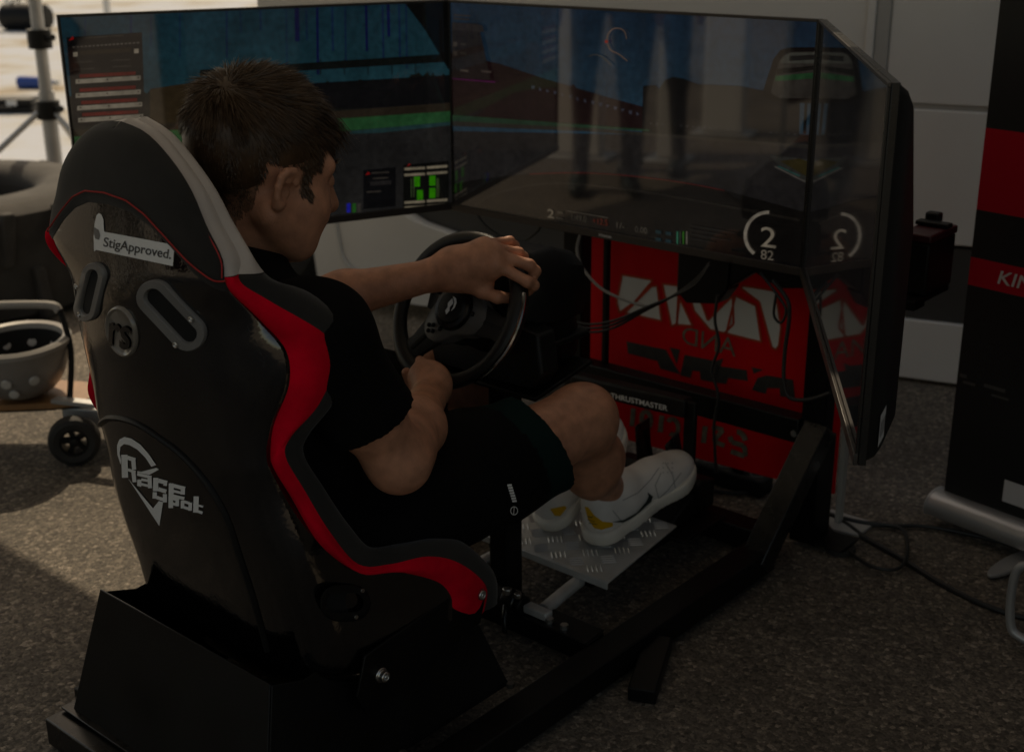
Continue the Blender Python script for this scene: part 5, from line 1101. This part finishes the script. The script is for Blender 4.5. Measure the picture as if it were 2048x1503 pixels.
for z_, nm in ((.50, 'leg_hub'), (.80, 'pole_clamp')):
    m = MB(); m.lathe([(.02, -.04), (.05, -.04), (.052, 0), (.05, .04), (.02, .04)], TB+Vector((0, 0, z_)), (0, 0, 1), 18); c_ = obj(nm, m, 'plastic_black', tp_)
    m = MB(); m.tube([TB+Vector((.03, -.02, z_)), TB+Vector((.075, -.05, z_+.01))], .014, 10); obj('clamp_knob', m, 'plastic_black', c_)
for a in (205, 330, 85):
    d = Vector((math.cos(a*D), math.sin(a*D), 0)); lgp = obj('leg', MB().tube([TB+d*.03+Vector((0, 0, .50)), TB+d*.62+Vector((0, 0, .015))], .013, 10), 'alu_soft', tp_)
    obj('brace', MB().tube([TB+d*.02+Vector((0, 0, .09)), TB+d*.36+Vector((0, 0, .225))], .009, 8), 'alu_soft', tp_)
# far things on the field
def far(name, label, cat, x, y, z_up=0): return thing(name, label, cat, on(x, y, WLD, u=0), WLD), on(x, y, WLD, u=0)
for (x, y), lb in (((20, 45), 'white tent pole at the far left corner'), ((222, 95), 'white tent pole just behind the left monitor')):
    t_, P = far('tent_pole', lb, 'tent pole', x, y); tag(t_, group='far tent poles')
    obj('pole', MB().bar(P, P+Vector((0, 0, 2.4)), .06, .06, (0, 1, 0)), 'white_paint', t_, bevel=.008); obj('foot', MB().span(P+Vector((-.09, -.09, 0)), P+Vector((.09, .09, .012))), 'alu_soft', t_)
t_, P = far('duffel_bag', 'black bag lying far off on the sunlit field', 'bag', 55, 62)
m = MB(); m.lathe([(0, -.3), (.11, -.3), (.15, -.26), (.16, 0), (.15, .26), (.11, .3), (0, .3)], P+Vector((0, 0, .155)), (1, -.2, 0), 24); obj('body', m, 'plastic_black', t_)
for s in (-.1, .1): obj('handle', MB().tube(spline([P+Vector((-.12, s, .29)), P+Vector((-.06, s, .37)), P+Vector((.06, s, .37)), P+Vector((.12, s, .29))], 5), .014, 8), 'rubber', t_)
t_, P = far('water_bottle', 'blue plastic bottle lying on the field beside the tripod', 'bottle', 78, 178)
m = MB(); m.lathe([(0, -.16), (.045, -.16), (.05, -.14), (.05, .06), (.02, .11), (.02, .15), (0, .15)], P+Vector((0, 0, .05)), (1, -.1, .0), 18); obj('body', m, 'blue', t_); m = MB(); m.lathe([(.024, .13), (.024, .165), (0, .166)], P+Vector((0, 0, .05)), (1, -.1, 0), 14); obj('cap', m, 'sticker_white', t_)
t_, P = far('tool_case', 'flat black case with a white label on the field', 'case', 26, 224)
obj('lower_shell', MB().span(P+Vector((-.17, -.1, 0)), P+Vector((.17, .1, .05))), 'plastic_black', t_, bevel=.01); obj('lid', MB().span(P+Vector((-.17, -.1, .052)), P+Vector((.17, .1, .10))), 'plastic_black', t_, bevel=.012); obj('paper_label', MB().span(P+Vector((0, -.104, .055)), P+Vector((.07, -.1008, .092))), 'sticker_white', t_); obj('handle', MB().tube([P+Vector((-.05, -.1, .05)), P+Vector((-.04, -.14, .05)), P+Vector((.04, -.14, .05)), P+Vector((.05, -.1, .05))], .009, 8), 'rubber', t_)

# ================================================================== ONLOOKERS AND FLAG LEFT OF THE STAND (added out of view to break up the reflections)
def reflection_figure(x, y, hd, hgt, label, top, low):
    b = Vector((x, y, 0)); k = hgt/1.78; F_ = Matrix.Translation(b) @ Matrix.Rotation(hd*D, 4, 'Z'); P = lambda a, b_, c: (a*k, b_*k, c*k)
    pr = [('e', P(0, 0, 1.67), [.08*k, .095*k, .115*k], None), ('c', P(0, -.01, 1.46), P(0, 0, 1.58), .055*k, .052*k), ('e', P(0, 0, 1.30), [.19*k, .115*k, .21*k], None, .05), ('e', P(0, 0, 1.02), [.165*k, .11*k, .16*k], None, .06), ('c', P(-.17, 0, 1.43), P(.17, 0, 1.43), .06*k, .06*k)]
    for s in (1, -1): pr += [('c', P(s*.20, 0, 1.42), P(s*.25, -.02, 1.14), .05*k, .042*k), ('c', P(s*.25, -.02, 1.14), P(s*.24, .06, .90), .042*k, .03*k), ('c', P(s*.24, .06, .90), P(s*.235, .08, .80), .034*k, .018*k), ('c', P(s*.09, 0, .92), P(s*.11, .01, .50), .088*k, .058*k), ('c', P(s*.11, .01, .50), P(s*.12, -.01, .08), .056*k, .038*k), ('c', P(s*.12, -.02, .045), P(s*.14, .16, .035), .045*k, .036*k)]
    V, Q = sdf(pr, .014, .03); me = fast_mesh('person', V, Q, ['skin', top, low, 'hair', 'shoe_dark'])
    c = V[Q].mean(1)/k; mi = np.zeros(len(Q), int); mi[(c[:, 2] < 1.49) & ((abs(c[:, 0]) < .21) | (c[:, 2] > 1.18))] = 1; mi[(c[:, 2] < .97) & (abs(c[:, 0]) < .205)] = 2; mi[c[:, 2] < .085] = 4; mi[(c[:, 2] > 1.70) | ((c[:, 2] > 1.60) & (c[:, 1] < -.01))] = 3
    me.polygons.foreach_set('material_index', mi.astype(np.int32)); o = obj('person', me, [], None, (0, 0, 0), F_); tag(o, label, 'person'); return o
reflection_figure(-3.25, 2.12, -80, 1.80, 'person in black top added out of view left of the seat for reflections', 'tee', 'band_dark')
reflection_figure(-3.7, 1.75, -60, 1.72, 'person in blue top added out of view farther left for reflections', 'blue', 'sign_black')
ff = thing('reflection_flag', 'tall maroon feather flag added out of view for reflections', 'flag', (-2.9, 1.35, 0), WLD)
obj('mast', MB().tube(spline([(-2.9, 1.35, .02), (-2.9, 1.35, 1.6), (-2.9, 1.32, 2.4), (-2.9, 1.12, 2.9), (-2.9, .95, 3.0)], 6), .012, 10), 'silver', ff)
m = MB(); m.prism([(-2.9, 1.335, .45), (-2.9, 1.335, 1.6), (-2.9, 1.30, 2.38), (-2.9, 1.11, 2.86), (-2.9, .96, 2.97), (-2.9, .90, 2.7), (-2.9, .88, .55)], (.003, 0, 0)); obj('sail', m, 'case_red', ff)
obj('ground_plate', MB().span((-3.1, 1.15, .0), (-2.7, 1.55, .015)), 'steel_black', ff, bevel=.003)

for (x, y, wd, hh), lb in (((-4.2, 2.08, .30, 1.9), 'tall white reflector panel added left of the simulator'), ((-4.0, 1.6, .12, 1.2), 'slim white reflector panel added left of the simulator'), ((-4.8, 1.05, .25, 1.35), 'short white reflector panel added left of the simulator')):
    t_ = thing('reflector_panel', lb, 'reflector panel', (x, y, 0), WLD, 'white reflector panels added left of the seat'); R_ = Matrix.Rotation(-60*D, 3, 'Z')  # white panels added out of view to streak the screens with glare
    obj('column', MB().box((x, y, .02+hh/2), (wd, .10, hh), R_), 'white_paint', t_, bevel=.012); obj('foot', MB().box((x, y, .01), (wd+.12, .24, .02), R_), 'alu_soft', t_, bevel=.004)

# loose grit on the asphalt
rp_ = np.random.RandomState(11); m = MB(); ico = [(0, 0, 1), (.9, 0, .3), (.28, .85, .3), (-.72, .53, .3), (-.72, -.53, .3), (.28, -.85, .3), (0, 0, -.6)]
for i in range(420):
    x, y = rp_.uniform(-1.6, 2.0), rp_.uniform(1.2, 4.2); r = rp_.uniform(.0012, .0036); a = rp_.uniform(0, 6.28); c, s_ = math.cos(a), math.sin(a)
    q = [(x+r*(p_[0]*c-p_[1]*s_)*rp_.uniform(.7, 1.3), y+r*(p_[0]*s_+p_[1]*c)*rp_.uniform(.7, 1.3), .001+r*.6*(p_[2]+.6)) for p_ in ico]
    m.add(q, [(0, k_, k_ % 5+1) for k_ in range(1, 6)]+[(6, k_ % 5+1, k_) for k_ in range(1, 6)])
tag(obj('grit', m, 'asphalt', frame=WLD, smooth=False), 'loose grit scattered over the asphalt', 'grit', kind='stuff')
